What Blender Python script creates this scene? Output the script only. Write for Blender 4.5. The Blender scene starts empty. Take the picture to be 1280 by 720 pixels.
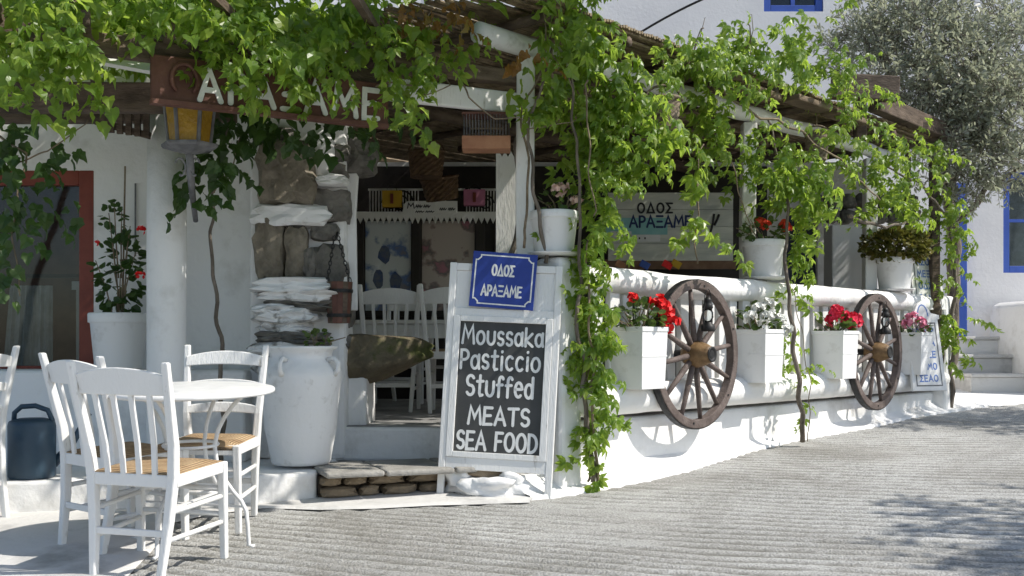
import bpy, bmesh, math, random
import numpy as np
from mathutils import Vector, Matrix, noise

random.seed(7)
rng = np.random.default_rng(11)
sc = bpy.context.scene
COL = sc.collection
R = math.radians

# ------------------------------------------------------------------ camera
F, HX, HY, CZ = 1330.0, 640.0, 430.0, 1.25
cd = bpy.data.cameras.new('camera'); cam = bpy.data.objects.new('camera', cd); COL.objects.link(cam)
cam.location = (0, 0, CZ); cam.rotation_euler = (R(90), 0, 0)
cd.sensor_fit = 'HORIZONTAL'; cd.sensor_width = 36; cd.lens = 36 * F / 1280
cd.shift_y = (HY - 360) / 1280; cd.clip_end = 400; cd.clip_start = .05
sc.camera = cam
# ------------------------------------------------------------------ light
SUN_AZ = math.atan2(.975, -.22); SUN_EL = R(48)
S = Vector((math.sin(SUN_AZ) * math.cos(SUN_EL), math.cos(SUN_AZ) * math.cos(SUN_EL), math.sin(SUN_EL)))
w = bpy.data.worlds.new('World'); sc.world = w; w.use_nodes = True
nt = w.node_tree; sky = nt.nodes.new('ShaderNodeTexSky'); sky.sky_type = 'NISHITA'; sky.sun_disc = False
sky.sun_elevation = SUN_EL; sky.sun_rotation = SUN_AZ; sky.dust_density = 1.0
nt.links.new(sky.outputs[0], nt.nodes['Background'].inputs[0]); nt.nodes['Background'].inputs[1].default_value = .145
ld = bpy.data.lights.new('sun', 'SUN'); ld.energy = 4.6; ld.angle = R(.55); ld.color = (1, .95, .87)
sun = bpy.data.objects.new('sun', ld); COL.objects.link(sun); sun.rotation_euler = S.to_track_quat('Z', 'Y').to_euler()
sc.view_settings.view_transform = 'Standard'; sc.view_settings.look = 'None'
sc.view_settings.exposure = .17; sc.view_settings.gamma = 1
try:
    sc.cycles.use_denoising = True
    sc.cycles.max_bounces = 6; sc.cycles.diffuse_bounces = 4; sc.cycles.glossy_bounces = 2; sc.cycles.transmission_bounces = 4; sc.cycles.transparent_max_bounces = 6
    sc.cycles.use_adaptive_sampling = True; sc.cycles.adaptive_threshold = .025
    sc.cycles.sample_clamp_indirect = 6
except Exception: pass

# ------------------------------------------------------------------ helpers
SL = .05
def gz(x, y): return SL * y
def at(px, py, Y): return Vector(((px - HX) / F * Y, Y, CZ + (HY - py) / F * Y))
def G(px, py, h=0):
    Y = (CZ - h) / (SL + (py - HY) / F)
    p = at(px, py, Y); p.z = gz(p.x, p.y) + h; return p
WD = Vector((.682, .731, 0)).normalized(); WN = Vector((WD.y, -WD.x, 0)); W0 = Vector((1.345, 7.8, 0))
def wall(t, off=0, z=0):
    p = W0 + WD * t + WN * off; p.z = z; return p
def wt(px, off=0):
    b = W0 + WN * off; k = (px - HX) / F
    return (k * b.y - b.x) / (WD.x - k * WD.y)
def wp(px, z, off=0): return wall(wt(px, off), off, z)

class MB:
    def __init__(s): s.v = []; s.f = []
    def add(s, vs, fs):
        n = len(s.v); s.v += [tuple(v) for v in vs]; s.f += [tuple(i + n for i in f) for f in fs]; return s
    def box(s, c, size, rot=None):
        c = Vector(c); a, b, d = [k / 2 for k in size]
        m = rot if rot is not None else Matrix.Identity(3)
        vs = [c + m @ Vector((x * a, y * b, z * d)) for x in (-1, 1) for y in (-1, 1) for z in (-1, 1)]
        return s.add(vs, [(0, 1, 3, 2), (4, 6, 7, 5), (0, 4, 5, 1), (2, 3, 7, 6), (0, 2, 6, 4), (1, 5, 7, 3)])
    def beam(s, p0, p1, wd, h, up=(0, 0, 1)):
        p0, p1 = Vector(p0), Vector(p1); d = (p1 - p0); L = d.length; d.normalize(); up = Vector(up)
        x = d.cross(up).normalized(); z = x.cross(d).normalized()
        return s.box((p0 + p1) / 2, (L, wd, h), Matrix((d, -x, z)).transposed())
    def tube(s, path, r, n=8, caps=True, sq=None):
        path = [Vector(p) for p in path]; m = len(path)
        rs = r if isinstance(r, (list, tuple)) else [r] * m
        u = None; vs = []; fs = []
        for i, p in enumerate(path):
            d = (path[min(i + 1, m - 1)] - path[max(i - 1, 0)])
            if d.length < 1e-9: d = Vector((0, 0, 1))
            d.normalize()
            if u is None:
                u = d.cross(Vector((0, 0, 1)) if abs(d.z) < .9 else Vector((1, 0, 0))).normalized()
            else:
                u = (u - d * u.dot(d)).normalized()
            v = d.cross(u)
            for k in range(n):
                a = 2 * math.pi * (k + (.5 if n == 4 else 0)) / n
                vs.append(p + (u * math.cos(a) + v * math.sin(a)) * rs[i])
        for i in range(m - 1):
            for k in range(n):
                k2 = (k + 1) % n
                fs.append((i * n + k, i * n + k2, (i + 1) * n + k2, (i + 1) * n + k))
        if caps:
            fs.append(tuple(range(n))[::-1]); fs.append(tuple((m - 1) * n + k for k in range(n)))
        return s.add(vs, fs)
    def bar(s, path, wx, dy):       # mostly vertical rectangular bar
        path = [Vector(p) for p in path]; vs = []; fs = []; m = len(path)
        for i, p in enumerate(path):
            a = (wx[i] if isinstance(wx, (list, tuple)) else wx) / 2; b = (dy[i] if isinstance(dy, (list, tuple)) else dy) / 2
            vs += [p + Vector((-a, -b, 0)), p + Vector((a, -b, 0)), p + Vector((a, b, 0)), p + Vector((-a, b, 0))]
        for i in range(m - 1):
            for k in range(4):
                fs.append((4 * i + k, 4 * i + (k + 1) % 4, 4 * i + 4 + (k + 1) % 4, 4 * i + 4 + k))
        fs.append((3, 2, 1, 0)); fs.append(tuple(4 * (m - 1) + k for k in range(4)))
        return s.add(vs, fs)
    def lathe(s, prof, n=24, c=(0, 0, 0), jit=0):
        c = Vector(c); vs = []; fs = []; rings = []
        for (r, z) in prof:
            if r < 1e-4:
                rings.append([len(vs)]); vs.append(c + Vector((0, 0, z))); continue
            rings.append(list(range(len(vs), len(vs) + n)))
            for k in range(n):
                a = 2 * math.pi * k / n
                rr = r * (1 + jit * math.sin(3 * a + z * 9) + jit * .6 * math.sin(5 * a - z * 7))
                vs.append(c + Vector((rr * math.cos(a), rr * math.sin(a), z)))
        for A_, B_ in zip(rings, rings[1:]):
            for k in range(n):
                k2 = (k + 1) % n
                if len(A_) == 1 and len(B_) == 1: continue
                if len(A_) == 1: fs.append((A_[0], B_[k2], B_[k]))
                elif len(B_) == 1: fs.append((A_[k], A_[k2], B_[0]))
                else: fs.append((A_[k], A_[k2], B_[k2], B_[k]))
        if len(rings[0]) > 1: fs.append(tuple(rings[0])[::-1])
        if len(rings[-1]) > 1: fs.append(tuple(rings[-1]))
        return s.add(vs, fs)
    def prism(s, poly, o, ux, uz, un, th):   # 2-d outline in (ux,uz), extruded by th along un
        o, ux, uz, un = Vector(o), Vector(ux), Vector(uz), Vector(un); n = len(poly)
        a = [o + ux * x + uz * z for x, z in poly]; b = [p + un * th for p in a]
        fs = [tuple(range(n))[::-1], tuple(range(n, 2 * n))] + [(k, (k + 1) % n, n + (k + 1) % n, n + k) for k in range(n)]
        return s.add(a + b, fs)
    def mesh(s, name, m, smooth=False):
        assert max(max(f) for f in s.f) < len(s.v), name
        me = bpy.data.meshes.new(name); me.from_pydata(s.v, [], s.f); me.update()
        if m: me.materials.append(m)
        if smooth: me.polygons.foreach_set('use_smooth', [True] * len(me.polygons))
        return me
    def build(s, name, m, parent=None, smooth=False, bevel=0, seg=2, kind=None):
        me = s.mesh(name, m, smooth); return link(name, me, parent, bevel, seg, kind)

def link(name, me, parent=None, bevel=0, seg=2, kind=None):
    o = bpy.data.objects.new(name, me); COL.objects.link(o)
    if parent: o.parent = parent
    if kind: o['kind'] = kind
    if bevel or (me.users == 1 and any(p.loop_total > 4 for p in me.polygons)):
        bm = bmesh.new(); bm.from_mesh(me)
        if bevel:
            es = [e for e in bm.edges if len(e.link_faces) == 2 and e.calc_face_angle(0) > R(40)]
            if es: bmesh.ops.bevel(bm, geom=es, offset=bevel, segments=seg, affect='EDGES', clamp_overlap=True, profile=.5)
        ng = [f for f in bm.faces if len(f.verts) > 4]
        if ng: bmesh.ops.triangulate(bm, faces=ng)
        bm.to_mesh(me); bm.free(); me.update()
    return o
def crisp(prof, e=.0025, deg=32):     # extra rings beside sharp corners so that smooth shading keeps them crisp
    out = []
    for i, p in enumerate(prof):
        P_ = Vector(p)
        if 0 < i < len(prof) - 1:
            a, b = Vector(prof[i - 1]) - P_, Vector(prof[i + 1]) - P_
            if a.length > 1e-6 and b.length > 1e-6 and (-a).angle(b) > R(deg):
                out.append(tuple(P_ + a.normalized() * min(e, a.length * .4))); out.append(tuple(P_ + b.normalized() * min(e, b.length * .4))); continue
        out.append(tuple(p))
    return out
def tag(o, label, cat, group=None):
    o['label'] = label; o['category'] = cat
    if group: o['group'] = group
    return o
def empty(name, label, cat, loc=(0, 0, 0), group=None, rot=None):
    o = bpy.data.objects.new(name, None); COL.objects.link(o); o.empty_display_size = .1
    o.location = loc
    if rot is not None: o.rotation_euler = rot
    return tag(o, label, cat, group)
def struct(o): o['kind'] = 'structure'; return o
def dup(root, label, group=None):
    r = root.copy(); COL.objects.link(r); r['label'] = label
    if group: r['group'] = group
    def rec(a, b):
        for ch in list(a.children):
            c = ch.copy(); COL.objects.link(c); c.parent = b; rec(ch, c)
    rec(root, r); return r
def on_slope(o, x, y, a, z=None, tilt=None):
    m = Matrix.Rotation(math.atan(SL) if tilt is None else tilt, 4, 'X') @ Matrix.Rotation(a, 4, 'Z')
    o.location = (x, y, gz(x, y) + .004 if z is None else z); o.rotation_euler = m.to_euler(); return o

# ------------------------------------------------------------------ materials
def mat(name, c1, c2=None, rough=.6, scale=6, bump=0, bscale=40, metal=0, stretch=None, ramp=(.35, .65), detail=6, spec=.4, c3=None, coord='Object'):
    m = bpy.data.materials.new(name); m.use_nodes = True; t = m.node_tree; N, L = t.nodes, t.links
    b = N['Principled BSDF']; b.inputs['Roughness'].default_value = rough; b.inputs['Metallic'].default_value = metal
    b.inputs['Specular IOR Level'].default_value = spec
    tc = N.new('ShaderNodeTexCoord'); src = tc.outputs[coord]
    if stretch:
        mp = N.new('ShaderNodeMapping'); mp.inputs['Scale'].default_value = stretch; L.new(src, mp.inputs[0]); src = mp.outputs[0]
    if c2 is None: b.inputs['Base Color'].default_value = (*c1, 1)
    else:
        n = N.new('ShaderNodeTexNoise'); n.inputs['Scale'].default_value = scale; n.inputs['Detail'].default_value = detail
        n.inputs['Roughness'].default_value = .62
        L.new(src, n.inputs['Vector']); r = N.new('ShaderNodeValToRGB')
        r.color_ramp.elements[0].position = ramp[0]; r.color_ramp.elements[0].color = (*c1, 1)
        r.color_ramp.elements[1].position = ramp[1]; r.color_ramp.elements[1].color = (*c2, 1)
        if c3:
            e = r.color_ramp.elements.new(min(.98, ramp[1] + .12)); e.color = (*c3, 1)
        L.new(n.outputs[0], r.inputs[0]); L.new(r.outputs[0], b.inputs['Base Color'])
    if bump:
        n2 = N.new('ShaderNodeTexNoise'); n2.inputs['Scale'].default_value = bscale; n2.inputs['Detail'].default_value = 5
        L.new(src, n2.inputs['Vector']); bp = N.new('ShaderNodeBump'); bp.inputs['Strength'].default_value = bump
        bp.inputs['Distance'].default_value = .02; L.new(n2.outputs[0], bp.inputs['Height']); L.new(bp.outputs[0], b.inputs['Normal'])
    return m
M = {}
M['plaster'] = mat('whitewash', (.56, .545, .51), (.80, .795, .78), .85, 2.6, .55, 11, ramp=(.26, .47))
M['plaster_fine'] = mat('white_render', (.58, .58, .60), (.68, .68, .69), .85, .8, .15, 25, ramp=(.3, .6))
M['paintwood'] = mat('white_painted_wood', (.36, .33, .28), (.78, .775, .755), .55, 7, .2, 34, stretch=(3, 3, .6), ramp=(.25, .37))
M['paintwood_old'] = mat('worn_white_paint', (.40, .37, .33), (.74, .73, .70), .6, 7, .2, 30, stretch=(2.5, 2.5, .7), ramp=(.22, .42))
M['pot_white'] = mat('white_glazed_pot', (.58, .57, .54), (.78, .78, .77), .5, 5, .12, 14, ramp=(.28, .42))
M['clay_white'] = mat('whitewashed_clay', (.52, .51, .48), (.77, .77, .76), .7, 7, .3, 16, ramp=(.27, .42))
M['iron_white'] = mat('white_painted_iron', (.70, .70, .69), (.80, .80, .79), .4, 12)
M['wheel'] = mat('weathered_wheel_wood', (.070, .050, .043), (.165, .130, .115), .7, 9, .35, 60, ramp=(.3, .7))
M['hub'] = mat('hub_wood', (.13, .075, .03), (.27, .165, .075), .55, 14, .2, 50)
M['timber'] = mat('weathered_timber', (.055, .038, .026), (.15, .11, .08), .8, 5, .4, 30, stretch=(1, 1, 4))
M['plank'] = mat('grey_brown_plank', (.10, .07, .045), (.24, .18, .125), .8, 4, .4, 30, stretch=(1, 1, 5))
M['cane'] = mat('dry_cane', (.12, .085, .05), (.30, .235, .15), .7, 8, .1, 40)
M['redbrown'] = mat('red_brown_board', (.085, .032, .022), (.15, .066, .045), .6, 7, .2, 40)
M['redframe'] = mat('rust_red_frame', (.17, .032, .017), (.23, .05, .028), .5, 5, .1, 40)
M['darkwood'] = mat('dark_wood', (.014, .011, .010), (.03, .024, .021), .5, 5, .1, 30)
M['black'] = mat('black_iron', (.015, .015, .016), (.035, .034, .033), .5, 20, metal=.3)
M['greyiron'] = mat('grey_painted_iron', (.10, .10, .105), (.20, .20, .205), .55, 12, .1, 30)
M['chalk'] = mat('chalkboard', (.045, .047, .047), (.072, .073, .071), .75, 5, ramp=(.3, .7))
M['chalkline'] = mat('white_lettering', (.70, .70, .68), (.80, .80, .78), .7, 30)
M['blue'] = mat('street_sign_blue', (.018, .040, .24), (.024, .052, .29), .35, 4)
M['bluewin'] = mat('blue_window_paint', (.03, .075, .33), (.045, .10, .40), .45, 4)
M['bluetext'] = mat('blue_lettering', (.13, .22, .50), None, .6)
M['navy'] = mat('navy_lettering', (.015, .03, .11), None, .6)
M['darktext'] = mat('dark_lettering', (.02, .02, .025), None, .6)
M['stone'] = mat('brown_rock', (.11, .095, .07), (.29, .255, .20), .9, 7, .8, 28, ramp=(.3, .7))
M['stone_grey'] = mat('grey_slate', (.09, .085, .075), (.22, .205, .18), .9, 9, .8, 24, ramp=(.3, .7))
M['stone_moss'] = mat('mossy_rock', (.085, .07, .045), (.15, .125, .08), .9, 4, .7, 26, ramp=(.35, .55), c3=(.075, .085, .025))
M['stone_white'] = mat('whitewashed_slab', (.20, .185, .16), (.74, .73, .71), .85, 6, .7, 22, ramp=(.36, .46))
M['step_stone'] = mat('step_stone', (.12, .092, .06), (.28, .22, .15), .9, 6, .6, 30, ramp=(.3, .7))
M['tread'] = mat('tread_stone', (.22, .21, .19), (.38, .365, .335), .9, 5, .5, 30, ramp=(.3, .7))
M['floor_in'] = mat('terrace_paving', (.20, .20, .195), (.36, .355, .345), .8, 3, .3, 20, ramp=(.35, .6))
M['patio'] = mat('white_painted_concrete', (.28, .275, .26), (.60, .59, .57), .85, 2.2, .4, 14, ramp=(.25, .48))
M['wicker'] = mat('wicker', (.10, .075, .05), (.29, .235, .17), .8, 20, .6, 70, stretch=(1, 1, 3))
M['basket'] = mat('brown_basket', (.075, .042, .022), (.16, .095, .05), .7, 14, .5, 60, stretch=(1, 1, 3))
M['terra'] = mat('terracotta_cage', (.30, .13, .07), (.40, .20, .11), .7, 8, .1, 30)
M['yellow'] = mat('yellow_paper', (.50, .30, .02), (.58, .36, .03), .7, 5)
M['pink'] = mat('pink_paper', (.46, .16, .26), (.52, .20, .31), .7, 5)
M['can'] = mat('blue_grey_plastic', (.028, .055, .085), (.045, .08, .115), .4, 4)
M['bark'] = mat('bark', (.085, .07, .055), (.22, .185, .15), .9, 16, .7, 60, stretch=(1, 1, .3))
M['twig'] = mat('vine_twig', (.13, .10, .065), (.27, .21, .14), .8, 16, .3, 60)
M['soil'] = mat('soil', (.035, .025, .018), (.08, .06, .042), .95, 30, .8, 60)
M['red'] = mat('red_petals', (.70, .008, .012), (.86, .03, .03), .6, 40)
M['orange'] = mat('orange_petals', (.72, .055, .02), (.82, .10, .04), .6, 40)
M['crimson'] = mat('crimson_petals', (.62, .012, .05), (.80, .035, .09), .6, 40)
M['pinkpet'] = mat('pink_petals', (.72, .20, .33), (.82, .36, .46), .6, 40)
M['palepet'] = mat('pale_pink_petals', (.66, .42, .34), (.74, .55, .45), .6, 40)
M['whitepet'] = mat('white_petals', (.76, .76, .72), (.84, .84, .80), .6, 40)
M['cloth'] = mat('white_curtain', (.42, .42, .40), (.62, .62, .60), .9, 8, .2, 20)
M['tile_red'] = mat('painted_sign_board', (.40, .42, .40), (.66, .66, .60), .7, 3, .1, 20, stretch=(.6, 1, 3))
M['teal'] = mat('teal_paint', (.20, .44, .46), (.28, .52, .52), .7, 6)
M['brick'] = mat('faded_brick_paint', (.16, .085, .055), (.24, .15, .10), .8, 6)
M['navywall'] = mat('navy_door_paint', (.028, .036, .062), (.04, .05, .08), .6, 3)

def leafmat(name, a, b, c, trans, tw=.45, rough=.45):
    m = bpy.data.materials.new(name); m.use_nodes = True; t = m.node_tree; N, L = t.nodes, t.links
    p = N['Principled BSDF']; p.inputs['Roughness'].default_value = rough; p.inputs['Specular IOR Level'].default_value = .45
    g = N.new('ShaderNodeNewGeometry'); oi = N.new('ShaderNodeObjectInfo')
    ad = N.new('ShaderNodeMath'); ad.operation = 'ADD'; L.new(g.outputs['Random Per Island'], ad.inputs[0]); L.new(oi.outputs['Random'], ad.inputs[1])
    fr = N.new('ShaderNodeMath'); fr.operation = 'FRACT'; L.new(ad.outputs[0], fr.inputs[0])
    r = N.new('ShaderNodeValToRGB'); e = r.color_ramp.elements
    e[0].position = 0; e[0].color = (*a, 1); e[1].position = .6; e[1].color = (*b, 1); k = e.new(1.0); k.color = (*c, 1)
    L.new(fr.outputs[0], r.inputs[0])
    nz = N.new('ShaderNodeTexNoise'); nz.inputs['Scale'].default_value = 25; tcn = N.new('ShaderNodeTexCoord'); L.new(tcn.outputs['Object'], nz.inputs['Vector'])
    mx = N.new('ShaderNodeMixRGB'); mx.blend_type = 'MULTIPLY'; mx.inputs[0].default_value = .35
    L.new(r.outputs[0], mx.inputs[1]); L.new(nz.outputs[0], mx.inputs[2]); L.new(mx.outputs[0], p.inputs['Base Color'])
    tr = N.new('ShaderNodeBsdfTranslucent')
    m2 = N.new('ShaderNodeMixRGB'); m2.blend_type = 'MIX'; m2.inputs[0].default_value = .75; m2.inputs[2].default_value = (*trans, 1)
    L.new(r.outputs[0], m2.inputs[1]); L.new(m2.outputs[0], tr.inputs[0])
    ms = N.new('ShaderNodeMixShader'); ms.inputs[0].default_value = tw
    L.new(p.outputs[0], ms.inputs[1]); L.new(tr.outputs[0], ms.inputs[2]); L.new(ms.outputs[0], N['Material Output'].inputs[0])
    return m
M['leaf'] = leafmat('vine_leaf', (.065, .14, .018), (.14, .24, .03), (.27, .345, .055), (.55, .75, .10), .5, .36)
M['leaf_dark'] = leafmat('vine_leaf_painted_shade', (.03, .07, .018), (.045, .10, .022), (.07, .13, .028), (.11, .20, .03), .3)  # darker copy of the vine leaf, shade put into the leaf colour
M['leaf_young'] = leafmat('young_orange_leaf', (.20, .12, .03), (.30, .13, .035), (.20, .19, .03), (.48, .26, .05), .45)
M['olive'] = leafmat('olive_leaf', (.19, .205, .145), (.32, .335, .26), (.52, .54, .46), (.56, .60, .40), .42, .4)
M['geranium'] = leafmat('geranium_leaf', (.06, .11, .022), (.085, .15, .03), (.13, .18, .05), (.18, .28, .05), .3)
M['succulent'] = leafmat('succulent_leaf', (.085, .10, .02), (.15, .15, .03), (.22, .17, .04), (.26, .26, .05), .25)

def rushmat():
    m = mat('rush_seat', (.36, .235, .125), (.56, .40, .235), .8, 9); t = m.node_tree; N, L = t.nodes, t.links
    tc = N.new('ShaderNodeTexCoord'); sp = N.new('ShaderNodeSeparateXYZ'); L.new(tc.outputs['Object'], sp.inputs[0])
    ax = N.new('ShaderNodeMath'); ax.operation = 'ABSOLUTE'; L.new(sp.outputs[0], ax.inputs[0])
    ay = N.new('ShaderNodeMath'); ay.operation = 'ABSOLUTE'; L.new(sp.outputs[1], ay.inputs[0])
    mx = N.new('ShaderNodeMath'); mx.operation = 'MAXIMUM'; L.new(ax.outputs[0], mx.inputs[0]); L.new(ay.outputs[0], mx.inputs[1])
    ml = N.new('ShaderNodeMath'); ml.operation = 'MULTIPLY'; ml.inputs[1].default_value = 420; L.new(mx.outputs[0], ml.inputs[0])
    sn = N.new('ShaderNodeMath'); sn.operation = 'SINE'; L.new(ml.outputs[0], sn.inputs[0])
    bp = N.new('ShaderNodeBump'); bp.inputs['Strength'].default_value = .7; bp.inputs['Distance'].default_value = .004
    L.new(sn.outputs[0], bp.inputs['Height']); b_ = N['Principled BSDF'].inputs['Base Color']; src = b_.links[0].from_socket; mr = N.new('ShaderNodeMapRange'); mr.inputs[1].default_value = -1; mr.inputs[3].default_value = .45; mr.inputs[4].default_value = 1.1; L.new(sn.outputs[0], mr.inputs[0]); mm = N.new('ShaderNodeMixRGB'); mm.blend_type = 'MULTIPLY'; mm.inputs[0].default_value = .8; L.new(src, mm.inputs[1]); L.new(mr.outputs[0], mm.inputs[2]); L.new(mm.outputs[0], b_); L.new(bp.outputs[0], N['Principled BSDF'].inputs['Normal']); return m
M['rush'] = rushmat()

def glassmat(name, col, rough=.05, dark=True):
    m = bpy.data.materials.new(name); m.use_nodes = True; t = m.node_tree; N, L = t.nodes, t.links
    g = N.new('ShaderNodeBsdfGlossy'); g.inputs['Roughness'].default_value = rough; g.inputs['Color'].default_value = (.9, .9, .9, 1)
    tr = N.new('ShaderNodeBsdfTransparent'); tr.inputs[0].default_value = (*col, 1)
    fr = N.new('ShaderNodeFresnel'); fr.inputs[0].default_value = 1.42
    ms = N.new('ShaderNodeMixShader'); L.new(fr.outputs[0], ms.inputs[0]); L.new(tr.outputs[0], ms.inputs[1]); L.new(g.outputs[0], ms.inputs[2])
    L.new(ms.outputs[0], N['Material Output'].inputs[0]); return m
M['glass'] = glassmat('window_glass', (.75, .78, .78))
M['amber'] = mat('amber_glass', (.30, .17, .018), (.42, .25, .03), .25, 12, .4, 40)
M['lampglass'] = glassmat('lamp_glass', (.85, .88, .88), .1)

def roadmat():
    m = bpy.data.materials.new('grooved_concrete'); m.use_nodes = True; t = m.node_tree; N, L = t.nodes, t.links
    p = N['Principled BSDF']; p.inputs['Roughness'].default_value = .9; p.inputs['Specular IOR Level'].default_value = .2
    tc = N.new('ShaderNodeTexCoord')
    a = N.new('ShaderNodeTexNoise'); a.inputs['Scale'].default_value = .9; a.inputs['Detail'].default_value = 8; L.new(tc.outputs['Object'], a.inputs['Vector'])
    r = N.new('ShaderNodeValToRGB'); e = r.color_ramp.elements; e[0].position = .3; e[0].color = (.41, .408, .39, 1); e[1].position = .7; e[1].color = (.53, .527, .51, 1)
    L.new(a.outputs[0], r.inputs[0])
    b = N.new('ShaderNodeTexNoise'); b.inputs['Scale'].default_value = 90; b.inputs['Detail'].default_value = 4; L.new(tc.outputs['Object'], b.inputs['Vector'])
    r2 = N.new('ShaderNodeValToRGB'); e = r2.color_ramp.elements; e[0].position = .35; e[0].color = (.55, .55, .55, 1); e[1].position = .62; e[1].color = (1.1, 1.1, 1.1, 1)
    L.new(b.outputs[0], r2.inputs[0])
    mx = N.new('ShaderNodeMixRGB'); mx.blend_type = 'MULTIPLY'; mx.inputs[0].default_value = .8; L.new(r.outputs[0], mx.inputs[1]); L.new(r2.outputs[0], mx.inputs[2])
    st = N.new('ShaderNodeTexNoise'); st.inputs['Scale'].default_value = .55; st.inputs['Detail'].default_value = 9; st.inputs['Roughness'].default_value = .7; st.inputs['Distortion'].default_value = .8
    L.new(tc.outputs['Object'], st.inputs['Vector'])
    rs = N.new('ShaderNodeValToRGB'); e = rs.color_ramp.elements; e[0].position = .38; e[0].color = (.62, .60, .57, 1); e[1].position = .56; e[1].color = (1, 1, 1, 1); L.new(st.outputs[0], rs.inputs[0])
    ms = N.new('ShaderNodeMixRGB'); ms.blend_type = 'MULTIPLY'; ms.inputs[0].default_value = .75; L.new(mx.outputs[0], ms.inputs[1]); L.new(rs.outputs[0], ms.inputs[2]); mx = ms
    av = N.new('ShaderNodeAttribute'); av.attribute_name = 'dirt_shade'
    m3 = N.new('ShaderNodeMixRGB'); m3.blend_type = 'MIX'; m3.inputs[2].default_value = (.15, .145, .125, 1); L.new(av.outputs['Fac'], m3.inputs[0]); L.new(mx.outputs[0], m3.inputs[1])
    L.new(m3.outputs[0], p.inputs['Base Color'])
    bp = N.new('ShaderNodeBump'); bp.inputs['Strength'].default_value = .8; bp.inputs['Distance'].default_value = .012
    L.new(b.outputs[0], bp.inputs['Height']); L.new(bp.outputs[0], p.inputs['Normal']); return m
M['road'] = roadmat()

def posterm(name, bg, cols, seed):
    m = bpy.data.materials.new(name); m.use_nodes = True; t = m.node_tree; N, L = t.nodes, t.links
    p = N['Principled BSDF']; p.inputs['Roughness'].default_value = .3
    tc = N.new('ShaderNodeTexCoord'); mp = N.new('ShaderNodeMapping'); mp.inputs['Location'].default_value = (seed * 3.1, seed, seed * 1.7); L.new(tc.outputs['Object'], mp.inputs[0])
    n = N.new('ShaderNodeTexNoise'); n.inputs['Scale'].default_value = 5; n.inputs['Detail'].default_value = 5; L.new(mp.outputs[0], n.inputs['Vector'])
    r = N.new('ShaderNodeValToRGB'); e = r.color_ramp.elements
    e[0].position = .3; e[0].color = (*bg, 1); e[1].position = .5; e[1].color = (*bg, 1)
    for i, c in enumerate(cols): k = e.new(.53 + .06 * i); k.color = (*c, 1)
    L.new(n.outputs[0], r.inputs[0]); L.new(r.outputs[0], p.inputs['Base Color']); return m

# ------------------------------------------------------------------ rocks
_rc = {}
def rock(name, c, dims, m, parent, seed=0, rot=(0, 0, 0), sub=3, rough=.22, boxy=.6, shapefn=None, sm=True):
    bm = bmesh.new(); bmesh.ops.create_icosphere(bm, subdivisions=sub, radius=1)
    for v in bm.verts:
        d = v.co.normalized()
        k = max(abs(d.x), abs(d.y), abs(d.z)); q = d * ((1 - boxy) + boxy / k * .85)
        q *= 1 + rough * noise.noise(d * 1.6 + Vector((seed * 7.3, seed * 1.1, 3))) + rough * .5 * noise.noise(d * 4.5 + Vector((seed, 9, seed * 2.7))) + rough * .3 * noise.noise(d * 11 + Vector((seed * 3, 2, seed)))
        if shapefn: q = shapefn(q)
        v.co = Vector((q.x * dims[0] / 2, q.y * dims[1] / 2, q.z * dims[2] / 2))
    me = bpy.data.meshes.new(name); bm.to_mesh(me); bm.free(); me.materials.append(m)
    me.polygons.foreach_set('use_smooth', [sm] * len(me.polygons))
    o = link(name, me, parent); o.location = Vector(c) - (parent.location if parent else Vector()); o.rotation_euler = rot
    return o

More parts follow.
